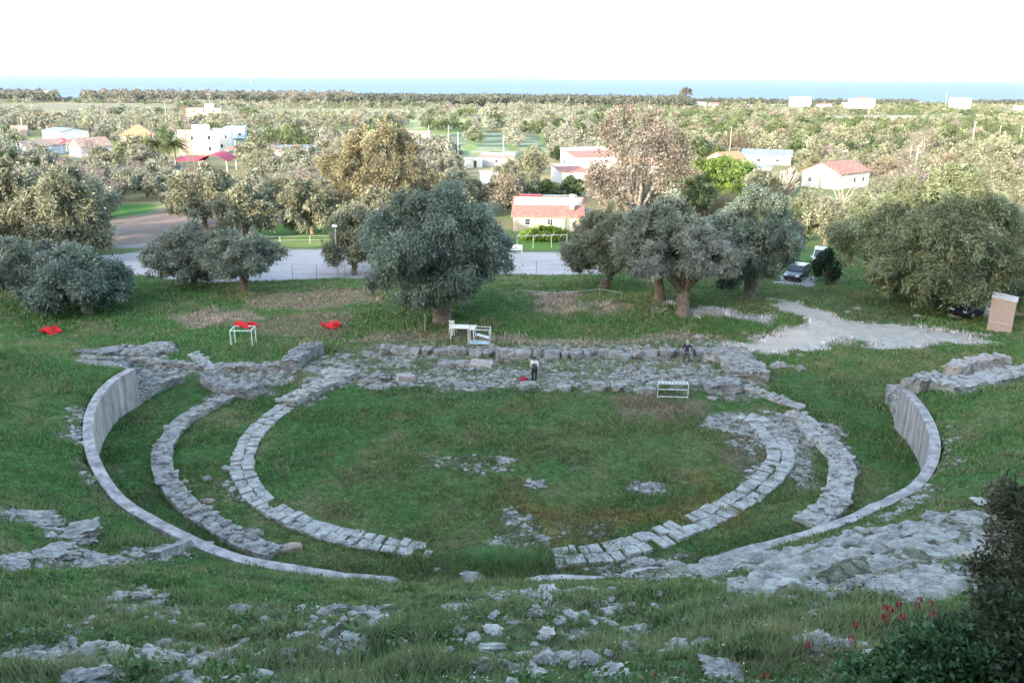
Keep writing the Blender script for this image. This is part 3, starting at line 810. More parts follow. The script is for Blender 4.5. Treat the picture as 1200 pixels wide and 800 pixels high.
thick_patch('stone_footing', [P2(*q) for q in [(226, 417), (238, 426), (250, 436)]], .8, M['stone_white'], 'short white strip of stone in the grass, beyond the masonry footings', 'stone footing', .22, .08, seed=19)
thick_patch('stone_footing', [P2(*q) for q in [(98, 421), (125, 424), (158, 425), (190, 428), (240, 432)]], .6, M['stone'], 'long low line of grey blocks beyond the concrete wall on the left', 'stone footing', .3, .15, seed=20)
thick_patch('stone_footing', [P2(*q) for q in [(104, 417), (132, 416), (160, 414)]], 2.2, M['stone_dark'], 'dark weathered stone foundation in the grass at the far left', 'stone footing', .3, .22, seed=21, nw=8)
thick_patch('stone_footing', [P2(*q) for q in [(162, 420), (178, 413), (203, 410)]], 2.4, M['stone'], 'grey stone foundation adjoining the dark one at the far left', 'stone footing', .3, .22, seed=22, nw=8)
thick_patch('stone_block', [P2(182, 655), (P2(182, 655) + P2(246, 641)) / 2, P2(246, 641)], .38, M['stone_dark'], 'long straight dark stone beam lying in the grass below the left end of the wall', 'stone block', .30, .05, seed=31, nw=2, chip=False)
# rubble walls at the right end of the retaining wall
thick_patch('rubble_wall', [P2(*q) for q in [(1048, 478), (1050, 465), (1070, 458), (1100, 452)]], 1.0, M['stone'], 'rough rubble end of the concrete wall on the right', 'rubble wall', .75, .25, seed=23, sink=2.6)
thick_patch('rubble_wall', [P2(*q) for q in [(1100, 458), (1130, 454), (1165, 447), (1202, 440), (1240, 432)]], 1.6, M['stone_white'], 'broad pale rubble wall running out of the picture on the right', 'rubble wall', .5, .25, seed=24, nw=8)
thick_patch('rubble_wall', [P2(*q) for q in [(1113, 448), (1128, 439), (1150, 434), (1176, 432)]], 1.0, M['stone_pink'], 'upper curve of pinkish rubble masonry above the broad pale wall', 'rubble wall', .9, .22, seed=25)

# loose end masonry at the stage's right corner
thick_patch('rubble_wall', [P2(*q) for q in [(838, 418), (858, 424), (872, 436), (876, 447)]], 2.6, M['stone'], 'wide mass of rubble masonry at the right corner of the stage', 'rubble wall', .6, .30, seed=26, nw=10)
thick_patch('rubble_wall', [P2(*q) for q in [(826, 456), (848, 455), (866, 455)]], 1.5, M['stone_dark'], 'low mass of dark rubble at the front right of the stage', 'rubble wall', .5, .28, seed=27, nw=8)
thick_patch('stone_footing', [P2(*q) for q in [(872, 455), (893, 462), (912, 470), (940, 480)]], .7, M['stone_white'], 'thin rubble line running from the stage to the right footing', 'stone footing', .2, .15, seed=28)

# rows of blocks along the stage: each block is a part of its wall
def block_row(label, pts, size, seed, mats, hgt_=.8, gap=.08, name='block_wall'):
    rs = random.Random(seed); ps = resample(pts, .1)
    d = [0]
    for a, b in zip(ps, ps[1:]): d.append(d[-1] + (b - a).length)
    root = empty(name, (ps[0].x, ps[0].y, hz(ps[0].x, ps[0].y)), 0, label, 'stone wall')
    t = 0; k = 0
    while t < d[-1]:
        l = rs.uniform(*size); i = min(range(len(d)), key=lambda j: abs(d[j] - t - l / 2)); q = ps[i]
        tg = ps[min(i + 3, len(ps) - 1)] - ps[max(i - 3, 0)]
        h = hgt_ * rs.uniform(.7, 1.15)
        o = link('block', rock_me(('block', k % 5), rs.choice(mats)), root)
        o.location = Vector((q.x + rs.uniform(-.1, .1), q.y + rs.uniform(-.12, .12), hz(q.x, q.y) + h * .35)) - root.location
        o.scale = (l / 2 / .8, rs.uniform(.35, .5) / .8, h / 2 / .55); o.rotation_euler = (rs.uniform(-.06, .06), rs.uniform(-.06, .06), math.atan2(tg.y, tg.x) + rs.uniform(-.08, .08))
        t += l + gap * rs.uniform(.3, 2.5); k += 1
    return root
GM = ['stone', 'stone', 'stone_dark', 'stone']
block_row('long row of big squared grey blocks along the back of the stage, left stretch', [P2(448, 414), P2(520, 416), P2(602, 418)], (.55, 1.2), 1, GM, .62)
block_row('row of squared grey blocks along the back of the stage behind the standing person', [P2(606, 419), P2(650, 420), P2(700, 418), P2(735, 419)], (.5, 1.1), 2, GM, .6, .15)
block_row('lower second row of brownish slabs in front of the back row of the stage', [P2(512, 428), P2(545, 429), P2(578, 430)], (1.0, 1.6), 3, ['stone_pink', 'stone_dark', 'stone'], .4)
block_row('broken row of grey blocks behind the man in the dark jacket', [P2(728, 424), P2(760, 418), P2(800, 418), P2(838, 416)], (.8, 1.3), 4, GM, .7, .2)
block_row('scattered front row of low grey blocks along the edge of the orchestra', [P2(608, 456), P2(660, 457), P2(705, 457), P2(760, 460)], (.7, 1.2), 5, GM, .5, .7)

# ---------------------------------------------------------------- trees
def unit(v): return v / np.maximum(np.linalg.norm(v, axis=-1, keepdims=True), 1e-9)

def leaves(P, out, L, W, rs, droop=.3, scatter=1.0, upn=.35):
    """one kite-shaped leaf or leaf spray per point; returns vertices and quads"""
    n = len(P)
    ax = unit(out * .7 + rs.normal(size=(n, 3)) * .55 * scatter + np.array((0, 0, -droop)))
    nr = unit(rs.normal(size=(n, 3)) + out * upn + np.array((0, 0, upn)))
    sd = unit(np.cross(ax, nr))
    l = L * rs.uniform(.65, 1.35, (n, 1)); w = W * rs.uniform(.65, 1.35, (n, 1))
    V = np.stack([P, P + ax * l * .5 - sd * w * .5, P + ax * l, P + ax * l * .5 + sd * w * .5], 1).reshape(-1, 3)
    return V, np.arange(4 * n).reshape(n, 4)

def crown_points(rs, rx, ry, rz, zc, nl, n_clump, per, sig, inner=.15, lobe=(.36, .55), flat_bottom=None, out_pull=.62, dome=.30):
    """lobed crown: sub-crowns on an ellipsoid, leaf clumps on their outer sides"""
    i = np.arange(nl) + .5
    ph = np.arccos(1 - 2 * i / nl * .88); th = math.pi * (1 + 5 ** .5) * i + rs.uniform(0, 6)
    D = np.stack([np.cos(th) * np.sin(ph), np.sin(th) * np.sin(ph), np.cos(ph)], -1) + rs.normal(size=(nl, 3)) * .13
    S = np.array((rx, ry, rz)); C = D * S * out_pull * rs.uniform(.85, 1.15, (nl, 1))
    Rr = rs.uniform(*lobe, nl) * (rx * ry * rz) ** (1 / 3)
    # stray shoots that break the outline: many little sub-crowns near the surface of the big ones
    ns = nl * 8
    kk_ = rs.integers(0, nl, ns); dd_ = unit(rs.normal(size=(ns, 3)) + unit(C[kk_] / S) * 1.1 + np.array((0, 0, .2)))
    C2 = C[kk_] + dd_ * (Rr[kk_] * rs.uniform(.72, 1.15, ns))[:, None]; R2 = Rr[kk_] * rs.uniform(.26, .50, ns)
    CA = np.concatenate([C, C2]); RA = np.concatenate([Rr * .93, R2]); nA = len(RA)
    wt = RA ** 2 * np.where(np.arange(nA) < nl, .45, 1.0)
    k = rs.choice(nA, n_clump, p=wt / wt.sum())
    C0, R0 = C, Rr; C, Rr = CA, RA
    d = unit(rs.normal(size=(n_clump, 3)) + unit(C[k] / S) * .75 + np.array((0, 0, .15)))
    rad = np.where(rs.random(n_clump) < inner, rs.uniform(.2, .75, n_clump), rs.uniform(.8, 1.08, n_clump))
    cp = C[k] + d * (Rr[k] * rad)[:, None] * np.array((1, 1, .9))
    if flat_bottom is not None:
        lo = flat_bottom + rs.uniform(0, .6, n_clump); cp[:, 2] = np.where(cp[:, 2] < lo, lo + np.abs(cp[:, 2] - lo) * .25, cp[:, 2])
    P = np.repeat(cp, per, 0) + rs.normal(size=(n_clump * per, 3)) * sig * .8
    out = unit(np.repeat(d, per, 0) + rs.normal(size=(n_clump * per, 3)) * .3)
    cl = np.repeat(np.arange(n_clump), per)
    f_ = np.clip(P[:, 2] / (np.percentile(P[:, 2], 98.5) + 1e-6), 0, 1)[:, None]; P[:, :2] *= 1 - dome * f_ ** 2
    fx, fy = rx / np.percentile(np.abs(P[:, 0]), 98.5), ry / np.percentile(np.abs(P[:, 1]), 98.5); fz = rz / np.percentile(P[:, 2], 98.5)
    P = P * np.array((fx, fy, fz)); C0 = C0 * np.array((fx, fy, fz))
    if flat_bottom is not None: P[:, 2] = np.maximum(P[:, 2], flat_bottom - rs.uniform(0, .5, len(P)))
    P[:, 2] += zc
    return P, out, cl, C0 + np.array((0, 0, zc)), R0, rs.uniform(.70, 1.30, nA)[k]  # random brightness per sub-crown paints in light and shade from the sky

def crown_mesh(name, seed, rx, ry, rz, zc, nl, n_clump, per, sig, L, W, cols, droop=.3, inner=.15, lobe=(.36, .55), flat_bottom=None, out_pull=.62, var=.28, scatter=1.0):
    rs = np.random.default_rng(seed)
    P, out, cl, C, Rr, lobe_shade = crown_points(rs, rx, ry, rz, zc, nl, n_clump, per, sig, inner, lobe, flat_bottom, out_pull)
    V, F = leaves(P, out, L, W, rs, droop, scatter)
    a = np.array(cols)
    t = rs.random(n_clump)[cl]; j = np.clip((t * (len(a) - 1)), 0, len(a) - 1.001); j0 = j.astype(int); f = (j - j0)[:, None]
    c = a[j0] * (1 - f) + a[j0 + 1] * f
    c = c * (lobe_shade[:, None] * (1 + rs.uniform(-var, var, (n_clump, 1)) * .7))[cl] * (1 + rs.uniform(-.3, .3, (len(P), 1)))
    return npmesh(name, V, F, M['leaf'], np.repeat(np.clip(c, .005, 1), 4, 0)), C, Rr

def trunk_mb(rs, C, r0, fork, lean=(0, 0), gnarl=.12, n_side=9, twist=1.0, reach=.85):
    """gnarled trunk that forks to the sub-crowns"""
    mb = MB(); top = Vector((lean[0], lean[1], fork))
    pts = []; rad = []
    for i in range(7):
        f = i / 6
        pts.append(Vector((lean[0] * f + rs.normal() * gnarl * f, lean[1] * f + rs.normal() * gnarl * f, fork * f - .15)))
        rad.append(r0 * (1.18 - .38 * min(f * 4, 1) + .12 * f) * (1 + rs.normal() * .06))
    mb.tube(pts, rad, n_side)
    top = pts[-1]
    order = rs.permutation(len(C))[:14]
    for k in order:
        e = Vector(C[k]); st = top + Vector((rs.normal() * .1, rs.normal() * .1, -rs.uniform(0, fork * .25)))
        q = []; n = 6
        for i in range(n):
            f = i / (n - 1)
            p_ = st.lerp(e, f * reach); p_.z += math.sin(f * 2.4) * .1 * (e - st).length * .5
            p_ += Vector(rs.normal(size=3)) * .05 * (e - st).length * f
            q.append(p_)
        mb.tube(q, [r0 * .5 * (1 - i / n) + .02 for i in range(n)], 6)
    return mb

OLIVE = [(.12, .14, .095), (.18, .195, .14), (.25, .26, .20)]
OLIVE_DARK = [(.085, .12, .085), (.14, .175, .13), (.22, .25, .195)]
OLIVE_WARM = [(.145, .152, .09), (.195, .198, .125), (.245, .243, .17)]
GREENLEAF = [(.07, .095, .04), (.10, .13, .055), (.14, .165, .08)]
GOLD = [(.155, .135, .07), (.21, .185, .105), (.26, .235, .145)]
BROWN = [(.155, .125, .095), (.205, .17, .13), (.255, .22, .18)]
PINKISH = [(.17, .135, .115), (.22, .18, .155), (.26, .22, .19)]

def tree(name, loc, label, cat, seed, rx, rz, zc, cols, nl=12, n_clump=500, per=60, sig=.28, L=.34, W=.11, r0=.35, fork=2.0, rz_rot=0.0, droop=.3, bark='bark',
         lobe=(.36, .55), flat_bottom=None, inner=.15, ry=None, group=None, lean=(0, 0), out_pull=.62, sc=1.0, var=.28):
    rs = np.random.default_rng(seed + 1000)
    me, C, Rr = crown_mesh('crown', seed, rx, ry or rx, rz, zc, nl, n_clump, per, sig, L, W, cols, droop, inner, lobe, flat_bottom, out_pull, var)
    root = empty(name, loc, rz_rot, label, cat, group)
    link('crown', me, root)
    trunk_mb(rs, C, r0, fork, lean).build('trunk', M[bark], root, smooth=True)
    root.scale = (sc,) * 3
    return root

LOWCLEAR = set()
BUILT = []         # x, y, radius kept clear when the groves are planted
def base(u, v, keep=0.0):
    q = gp(u, v); 
    if keep: BUILT.append((q.x, q.y, keep))
    return q - Vector((0, 0, .05))

def px2m(q): return math.hypot(q.y * math.cos(PITCH), 0) / FOCAL + (EYE - q.z) * math.sin(PITCH) / FOCAL

# the old olives round the theatre, one by one
b = base(518, 376, 8); s_ = px2m(b)
tree('olive_tree', b, 'huge dark weeping olive tree with a thick split trunk behind the white table', 'tree', 1, 79 * s_, 66 * s_, 86 * s_, OLIVE_DARK, nl=22, n_clump=1500, per=56, sig=.34, L=.36, W=.085, r0=.85, fork=2.4, droop=.75, lobe=(.30, .46), flat_bottom=-66 * s_ * .82, inner=.2)
b = base(800, 368, 6); s_ = px2m(b)
tree('olive_tree', b, 'grey olive tree with a stout dark trunk on the grassy mound', 'tree', 2, 66 * s_, 30 * s_, 68 * s_, [(.13, .14, .105), (.195, .20, .155), (.265, .265, .215)], nl=14, n_clump=620, per=56, sig=.28, L=.31, W=.08, r0=.6, fork=2.2, flat_bottom=-18 * s_, inner=.1)
b = base(772, 352, 6); s_ = px2m(b)
tree('olive_tree', b, 'tall grey-green olive tree rising behind the stout-trunked one', 'tree', 3, 54 * s_, 48 * s_, 70 * s_, OLIVE, nl=16, n_clump=800, per=56, sig=.3, L=.34, W=.09, r0=.5, fork=2.5, droop=.4, lobe=(.32, .5))
b = base(878, 350, 6); s_ = px2m(b)
tree('olive_tree', b, 'tall dark bluish olive tree just left of the parked vehicles', 'tree', 4, 52 * s_, 58 * s_, 66 * s_, OLIVE_DARK, nl=18, n_clump=1000, per=56, sig=.32, L=.34, W=.09, r0=.6, fork=2.2, droop=.5, lobe=(.30, .46), flat_bottom=-46 * s_)
b = base(708, 337, 6); s_ = px2m(b)
tree('olive_tree', b, 'sunlit silvery olive tree with two leaning trunks in front of the dirt car park', 'tree', 5, 50 * s_, 38 * s_, 50 * s_, OLIVE_WARM, nl=14, n_clump=600, per=54, sig=.3, L=.34, W=.09, r0=.55, fork=2.4, lean=(.9, 0), flat_bottom=-28 * s_)
b = base(1088, 358, 9); s_ = px2m(b)
tree('olive_tree', b, 'very broad many-stemmed olive tree whose crown reaches the ground beside the gravel track', 'tree', 6, 103 * s_, 78 * s_, 76 * s_, [(.12, .145, .07), (.19, .21, .115), (.265, .28, .165)], nl=30, n_clump=2300, per=56, sig=.34, L=.34, W=.09, r0=.5, fork=1.6, droop=.55, lobe=(.24, .38), flat_bottom=-66 * s_, inner=.15, out_pull=.68)
b = base(1195, 352, 5); s_ = px2m(b)
tree('olive_tree', b, 'bluish olive tree cut by the right edge of the photo behind the block-built box', 'tree', 7, 48 * s_, 36 * s_, 48 * s_, OLIVE_DARK, nl=12, n_clump=400, per=50, sig=.34, L=.42, W=.12, r0=.4, fork=2.0, droop=.4)
b = base(104, 366, 5); s_ = px2m(b)
tree('olive_tree', b, 'dark bluish olive tree with a low crown, nearest the seating bank on the left', 'tree', 8, 53 * s_, 30 * s_, 36 * s_, OLIVE_DARK, nl=14, n_clump=560, per=50, sig=.32, L=.38, W=.11, r0=.5, fork=1.5, flat_bottom=-24 * s_, droop=.45)
b = base(42, 350, 5); s_ = px2m(b)
tree('olive_tree', b, 'grey olive tree at the left edge behind the dark low-crowned one', 'tree', 9, 55 * s_, 30 * s_, 40 * s_, OLIVE, nl=12, n_clump=460, per=50, sig=.32, L=.38, W=.11, r0=.45, fork=1.8, flat_bottom=-22 * s_)
b = base(228, 334, 4); s_ = px2m(b)
tree('olive_tree', b, 'pale bushy olive tree with sunlit top at the near edge of the dirt car park', 'tree', 10, 46 * s_, 33 * s_, 34 * s_, OLIVE, nl=12, n_clump=440, per=50, sig=.32, L=.38, W=.11, r0=.4, fork=1.4, flat_bottom=-26 * s_)
b = base(288, 342, 4); s_ = px2m(b)
tree('olive_tree', b, 'spreading blue-grey olive tree with a dark trunk, right of the pale bushy one', 'tree', 11, 52 * s_, 27 * s_, 42 * s_, OLIVE, nl=13, n_clump=440, per=50, sig=.3, L=.36, W=.10, r0=.42, fork=1.6, flat_bottom=-16 * s_)
b = base(416, 322, 4); s_ = px2m(b)
tree('olive_tree', b, 'small round olive tree standing in the car park beside the lamp post', 'tree', 12, 30 * s_, 34 * s_, 44 * s_, OLIVE_WARM, nl=11, n_clump=360, per=50, sig=.32, L=.38, W=.11, r0=.35, fork=1.6, flat_bottom=-26 * s_)
b = base(450, 306, 4); s_ = px2m(b)
tree('olive_tree', b, 'sunlit silvery olive tree half hidden behind the huge weeping olive', 'tree', 13, 38 * s_, 36 * s_, 44 * s_, OLIVE_WARM, nl=11, n_clump=380, per=48, sig=.36, L=.42, W=.13, r0=.35, fork=1.6)
b = base(240, 268, 5); s_ = px2m(b)
tree('olive_tree', b, 'olive tree with several dark trunks at the far side of the brown dirt field', 'tree', 14, 42 * s_, 32 * s_, 36 * s_, OLIVE_WARM, nl=12, n_clump=320, per=44, sig=.42, L=.5, W=.17, r0=.45, fork=1.9, flat_bottom=-20 * s_)
b = base(289, 280, 4); s_ = px2m(b)
tree('olive_tree', b, 'pale olive tree standing at the right end of the brown dirt field', 'tree', 15, 31 * s_, 28 * s_, 33 * s_, OLIVE_WARM, nl=11, n_clump=280, per=44, sig=.38, L=.46, W=.16, r0=.35, fork=1.6)
b = base(366, 274, 4); s_ = px2m(b)
tree('olive_tree', b, 'pale olive tree standing in the bright green grass by the guard rail', 'tree', 16, 31 * s_, 28 * s_, 32 * s_, OLIVE_WARM, nl=11, n_clump=280, per=44, sig=.38, L=.46, W=.16, r0=.35, fork=1.6)
b = base(90, 308, 5); s_ = px2m(b)
tree('olive_tree', b, 'tall warm-lit olive with bare pale limbs, above the dark low-crowned one', 'tree', 17, 44 * s_, 50 * s_, 56 * s_, OLIVE_WARM, nl=15, n_clump=520, per=48, sig=.4, L=.46, W=.15, r0=.35, fork=2.6, bark='bark_pale')
b = base(20, 304, 5); s_ = px2m(b)
tree('olive_tree', b, 'tall warm-lit olive tree with bare pale limbs, cut by the left edge of the photo', 'tree', 18, 50 * s_, 50 * s_, 56 * s_, OLIVE_WARM, nl=15, n_clump=520, per=48, sig=.4, L=.46, W=.15, r0=.35, fork=2.6, bark='bark_pale')
b = base(448, 262, 9); s_ = px2m(b)
tree('oak_tree', b, 'large golden-brown oak with a round leafy crown in the sun', 'tree', 19, 64 * s_, 48 * s_, 62 * s_, GOLD, nl=20, n_clump=1100, per=52, sig=.34, L=.28, W=.17, r0=.6, fork=3.4, droop=.1, lobe=(.28, .42), flat_bottom=-38 * s_, inner=.25)
b = base(745, 284, 9); s_ = px2m(b)
tree('oak_tree', b, 'tall half-bare brown oak with visible branches, sunlit behind the silvery olive', 'tree', 20, 58 * s_, 64 * s_, 84 * s_, BROWN, nl=26, n_clump=1050, per=17, sig=.42, L=.34, W=.20, r0=.6, fork=4.2, droop=.1, lobe=(.24, .38), inner=.3, bark='bark_pale')
b = base(845, 228, 8); s_ = px2m(b)
tree('pine_tree', b, 'bright green flat-topped pine tree in front of the house with the small red gable', 'tree', 21, 40 * s_, 15 * s_, 26 * s_, [(.075, .125, .022), (.105, .16, .035), (.145, .20, .05)], nl=11, n_clump=320, per=30, sig=.5, L=.6, W=.25, r0=.3, fork=2.5, lobe=(.4, .6))
b = base(853, 236, 4); s_ = px2m(b)
tree('shrub', b, 'low bright green bush in front of the flat-topped pine', 'bush', 22, 26 * s_, 10 * s_, 9 * s_, [(.10, .15, .02), (.15, .21, .035)], nl=7, n_clump=130, per=30, sig=.4, L=.5, W=.22, r0=.12, fork=.5)
for (u, v, rx_, rz_, cc, lab) in [(612, 243, 22, 20, [(.03, .055, .022), (.05, .075, .03)], 'dark evergreen bush behind the red-roofed long house, left one'), (642, 238, 16, 22, [(.03, .055, .022), (.055, .085, .03)], 'dark evergreen bush behind the red-roofed long house, right one'),
                              (630, 243, 24, 9, [(.11, .17, .03), (.16, .22, .05)], 'light green bush showing above the long red roof'), (672, 231, 18, 20, [(.04, .07, .03), (.07, .10, .04)], 'dark green bush in front of the white house with the sloping red roof'),
                              (640, 281, 28, 11, [(.10, .17, .02), (.16, .24, .04)], 'bright green low hedge in front of the long red-roofed house')]:
    b = base(u, v, 3); s_ = px2m(b)
    tree('shrub', b, lab, 'bush', u, rx_ * s_, rz_ * s_ * .6, rz_ * s_ * .55, cc, nl=8, n_clump=150, per=30, sig=.35, L=.42, W=.2, r0=.1, fork=.4)
b = base(966, 332, 3); s_ = px2m(b)
tree('shrub', b, 'dark evergreen bush beside the parked dark car, left of the very broad olive', 'bush', 41, 14 * s_, 20 * s_, 20 * s_, [(.03, .06, .03), (.05, .085, .045)], nl=8, n_clump=220, per=36, sig=.2, L=.25, W=.12, r0=.12, fork=.5)
b = base(985, 250, 5); s_ = px2m(b)
tree('bare_tree', b, 'leafless pale grey tree with many upright twigs in front of the white gabled house', 'tree', 31, 40 * s_, 30 * s_, 34 * s_, PINKISH, nl=24, n_clump=420, per=6, sig=.5, L=.7, W=.035, r0=.25, fork=.8, droop=-.5, lobe=(.3, .4), bark='bark_pale')
b = base(1075, 200, 4); s_ = px2m(b)
tree('bare_tree', b, 'slim leafless pinkish tree standing alone beside the utility pole on the right', 'tree', 32, 14 * s_, 24 * s_, 26 * s_, PINKISH, nl=18, n_clump=260, per=8, sig=.5, L=.8, W=.06, r0=.2, fork=2, droop=-.4, bark='bark_pale')
b = base(803, 124, 20); s_ = px2m(b)
tree('pine_tree', b, 'lone tall umbrella pine sticking up above the coastal wood', 'tree', 33, 6.5 * s_, 5.0 * s_, 15 * s_, [(.09, .10, .07), (.13, .13, .10)], nl=8, n_clump=100, per=14, sig=1.2, L=2.2, W=1.2, r0=.7, fork=11, bark='bark')

# ---------------------------------------------------------------- buildings
def wx(root, x, y, z=0): return Vector((x, y, z))

def roof_mesh(mb, w, d, h, kind, rise, over, th=.14):
    x, y = w / 2 + over, d / 2 + over
    if kind == 'flat':
        return mb.box((0, 0, h + th / 2), (w + 2 * over, d + 2 * over, th))
    if kind == 'gable':
        k = rise / (d / 2); lo = h - over * k
        top = [(-x, -y, lo), (x, -y, lo), (x, 0, h + rise), (-x, 0, h + rise), (-x, y, lo), (x, y, lo)]
        f = [(0, 1, 2, 3), (3, 2, 5, 4)]
        rim = [0, 1, 2, 5, 4, 3]
    elif kind == 'hip':
        r = max(x - y, .01); k = rise / y; lo = h
        top = [(-x, -y, lo), (x, -y, lo), (x, y, lo), (-x, y, lo), (-r, 0, h + rise), (r, 0, h + rise)]
        f = [(0, 1, 5, 4), (1, 2, 5), (2, 3, 4, 5), (3, 0, 4)]
        rim = [0, 1, 2, 3]
    else:   # shed: low at -y
        top = [(-x, -y, h), (x, -y, h), (x, y, h + rise), (-x, y, h + rise)]
        f = [(0, 1, 2, 3)]; rim = [0, 1, 2, 3]
    n = len(top)
    bot = [(a, b_, c - th) for a, b_, c in top]
    fs = f + [tuple(reversed([i + n for i in q])) for q in f]
    for i in range(len(rim)):
        a, b_ = rim[i], rim[(i + 1) % len(rim)]
        fs.append((a, a + n, b_ + n, b_))
    return mb.add([(a, b_, c + .012) for a, b_, c in top] + [(a, b_, c + .012) for a, b_, c in bot], fs)

def wall_mesh(mb, w, d, h, kind, rise):
    x, y = w / 2, d / 2; z0 = -1.0
    if kind == 'gable':
        vs = []
        for sx in (-x, x): vs += [(sx, -y, z0), (sx, y, z0), (sx, y, h), (sx, 0, h + rise), (sx, -y, h)]
        return mb.add(vs, [(4, 3, 2, 1, 0), (5, 6, 7, 8, 9), (0, 5, 9, 4), (6, 1, 2, 7)])
    if kind == 'shed':
        return mb.add([(-x, -y, z0), (x, -y, z0), (x, y, z0), (-x, y, z0), (-x, -y, h), (x, -y, h), (x, y, h + rise), (-x, y, h + rise)],
                      [(4, 5, 6, 7), (0, 1, 5, 4), (1, 2, 6, 5), (2, 3, 7, 6), (3, 0, 4, 7)])
    return mb.add([(-x, -y, z0), (x, -y, z0), (x, y, z0), (-x, y, z0), (-x, -y, h), (x, -y, h), (x, y, h), (-x, y, h)],
                  [(4, 5, 6, 7), (0, 1, 5, 4), (1, 2, 6, 5), (2, 3, 7, 6), (3, 0, 4, 7)])

def opening(root, face, w, d, pos, z, ow, oh, name='window', frame='white_paint', fill='glass'):
    """window or door on one side of a w x d block: frame (part) and pane or leaf (sub-part)"""
    ax = {'front': (0, -d / 2, 0), 'back': (0, d / 2, math.pi), 'left': (-w / 2, 0, -math.pi / 2), 'right': (w / 2, 0, math.pi / 2)}[face]
    mb = MB(); t = .09
    for q, s2 in (((-ow / 2 + t / 2, 0, 0), (t, .10, oh)), ((ow / 2 - t / 2, 0, 0), (t, .10, oh)), ((0, 0, oh / 2 - t / 2), (ow - 2 * t, .10, t)), ((0, 0, -oh / 2 + t / 2), (ow - 2 * t, .10, t))):
        mb.box(q, s2)
    f = mb.build(name, M[frame], root)
    cs, sn = math.cos(ax[2]), math.sin(ax[2])
    f.location = (ax[0] + pos * cs, ax[1] + pos * sn, z + oh / 2); f.rotation_euler = (0, 0, ax[2])
    MB().box((0, .012, 0), (ow - 2 * t + .004, .05, oh - 2 * t + .004)).build('pane' if name == 'window' else 'leaf', M[fill], f)
    return f

def house(name, loc, rz, label, cat, w, d, h, roof='gable', rise=1.2, wall='plaster', roofm='tile_red', over=.35, wins=(), chimney=None, keep=None, parapet=False, group=None):
    root = empty(name, loc, rz, label, cat, group)
    wall_mesh(MB(), w, d, h, roof, rise if roof in ('gable', 'shed') else 0).build('wall', M[wall], root)
    ro = roof_mesh(MB(), w, d, h, roof, rise, over).build('roof', M[roofm], root)
    if chimney:
        cx_, cy_, ch = chimney
        MB().box((cx_, cy_, h + rise * .4 + ch / 2), (.6, .6, ch)).box((cx_, cy_, h + rise * .4 + ch + .09), (.8, .8, .16)).build('chimney', M['plaster_cream'], ro)
    if parapet:
        mb = MB(); zz = h + .14 + .3
        mb.box((0, -d / 2 + .1, zz), (w, .2, .6)).box((0, d / 2 - .1, zz), (w, .2, .6)).box((-w / 2 + .1, 0, zz), (.2, d - .4, .6)).box((w / 2 - .1, 0, zz), (.2, d - .4, .6))
        mb.build('parapet', M[wall], root)
    for a in wins: opening(root, a[0], w, d, *a[1:])
    BUILT.append((loc[0], loc[1], keep if keep else .6 * math.hypot(w, d) + 2.5))
    return root

def at(u, v): return gp(u, v)

# long low house with the red roof and its annex
b = at(642, 268)
house('house', b, R(-3), 'long low cream house with a dull red roof and square chimney beyond the car park', 'house', 9.6, 5.6, 2.2, 'shed', 1.9, 'plaster_cream', 'tile_red', .3,
      [('front', -2.8, .9, .9, 1.0), ('front', 2.6, 0, .9, 2.0, 'door', 'wood', 'shutter'), ('front', .3, .9, .9, 1.0)], (3.3, -1.2, 1.9))
MB().box((-2.6, 3.5, 4.27), (3.2, 1.4, .12)).build('roof', M['red_sheet'], bpy.data.objects['house'])
MB().box((1.6, 3.4, 4.25), (5.0, .8, .10)).build('roof', M['roof_grey'], bpy.data.objects['house'])
MB().box((0, 3.3, 1.2), (8.6, .8, 4.6)).build('wall', M['plaster_cream'], bpy.data.objects['house'])
b = at(682, 267)
house('shed', b + Vector((-.4, .8, 0)), R(-3), 'small grey lean-to with a brown roof at the right end of the long house', 'outhouse', 2.6, 4.0, 2.3, 'hip', .9, 'plaster_grey', 'tile_brown', .35,
      [('front', 0, 0, 1.0, 1.9, 'door', 'wood', 'dark_hole')])
# white house with red mono-pitch roof, and its annex
b = at(690, 203)
house('house', b, R(22), 'tall white house with a sloping red roof left of the half-bare oak', 'house', 11.5, 8.5, 4.4, 'shed', 1.5, 'plaster', 'tile_red', .25,
      [('left', -1.5, 2.2, .9, 1.1), ('front', 2, 1.2, 1.1, 1.3)])
b = at(666, 214)
house('shed', b, R(22), 'low white annex with a pinkish roof in front of the tall white house', 'outhouse', 5.6, 6.0, 2.7, 'shed', 1.2, 'plaster', 'tile_red', .25, [('front', -.6, 1.1, .8, .9, 'window', 'wood', 'dark_hole')])
b = at(746, 206)
house('house', b, R(10), 'low white house half hidden behind the half-bare oak', 'house', 8, 7, 2.9, 'gable', 1.2, 'plaster', 'tile_orange', .3, [('front', -1.5, 1, 1, 1.1), ('front', 1.8, 0, .9, 2, 'door', 'wood', 'shutter')])
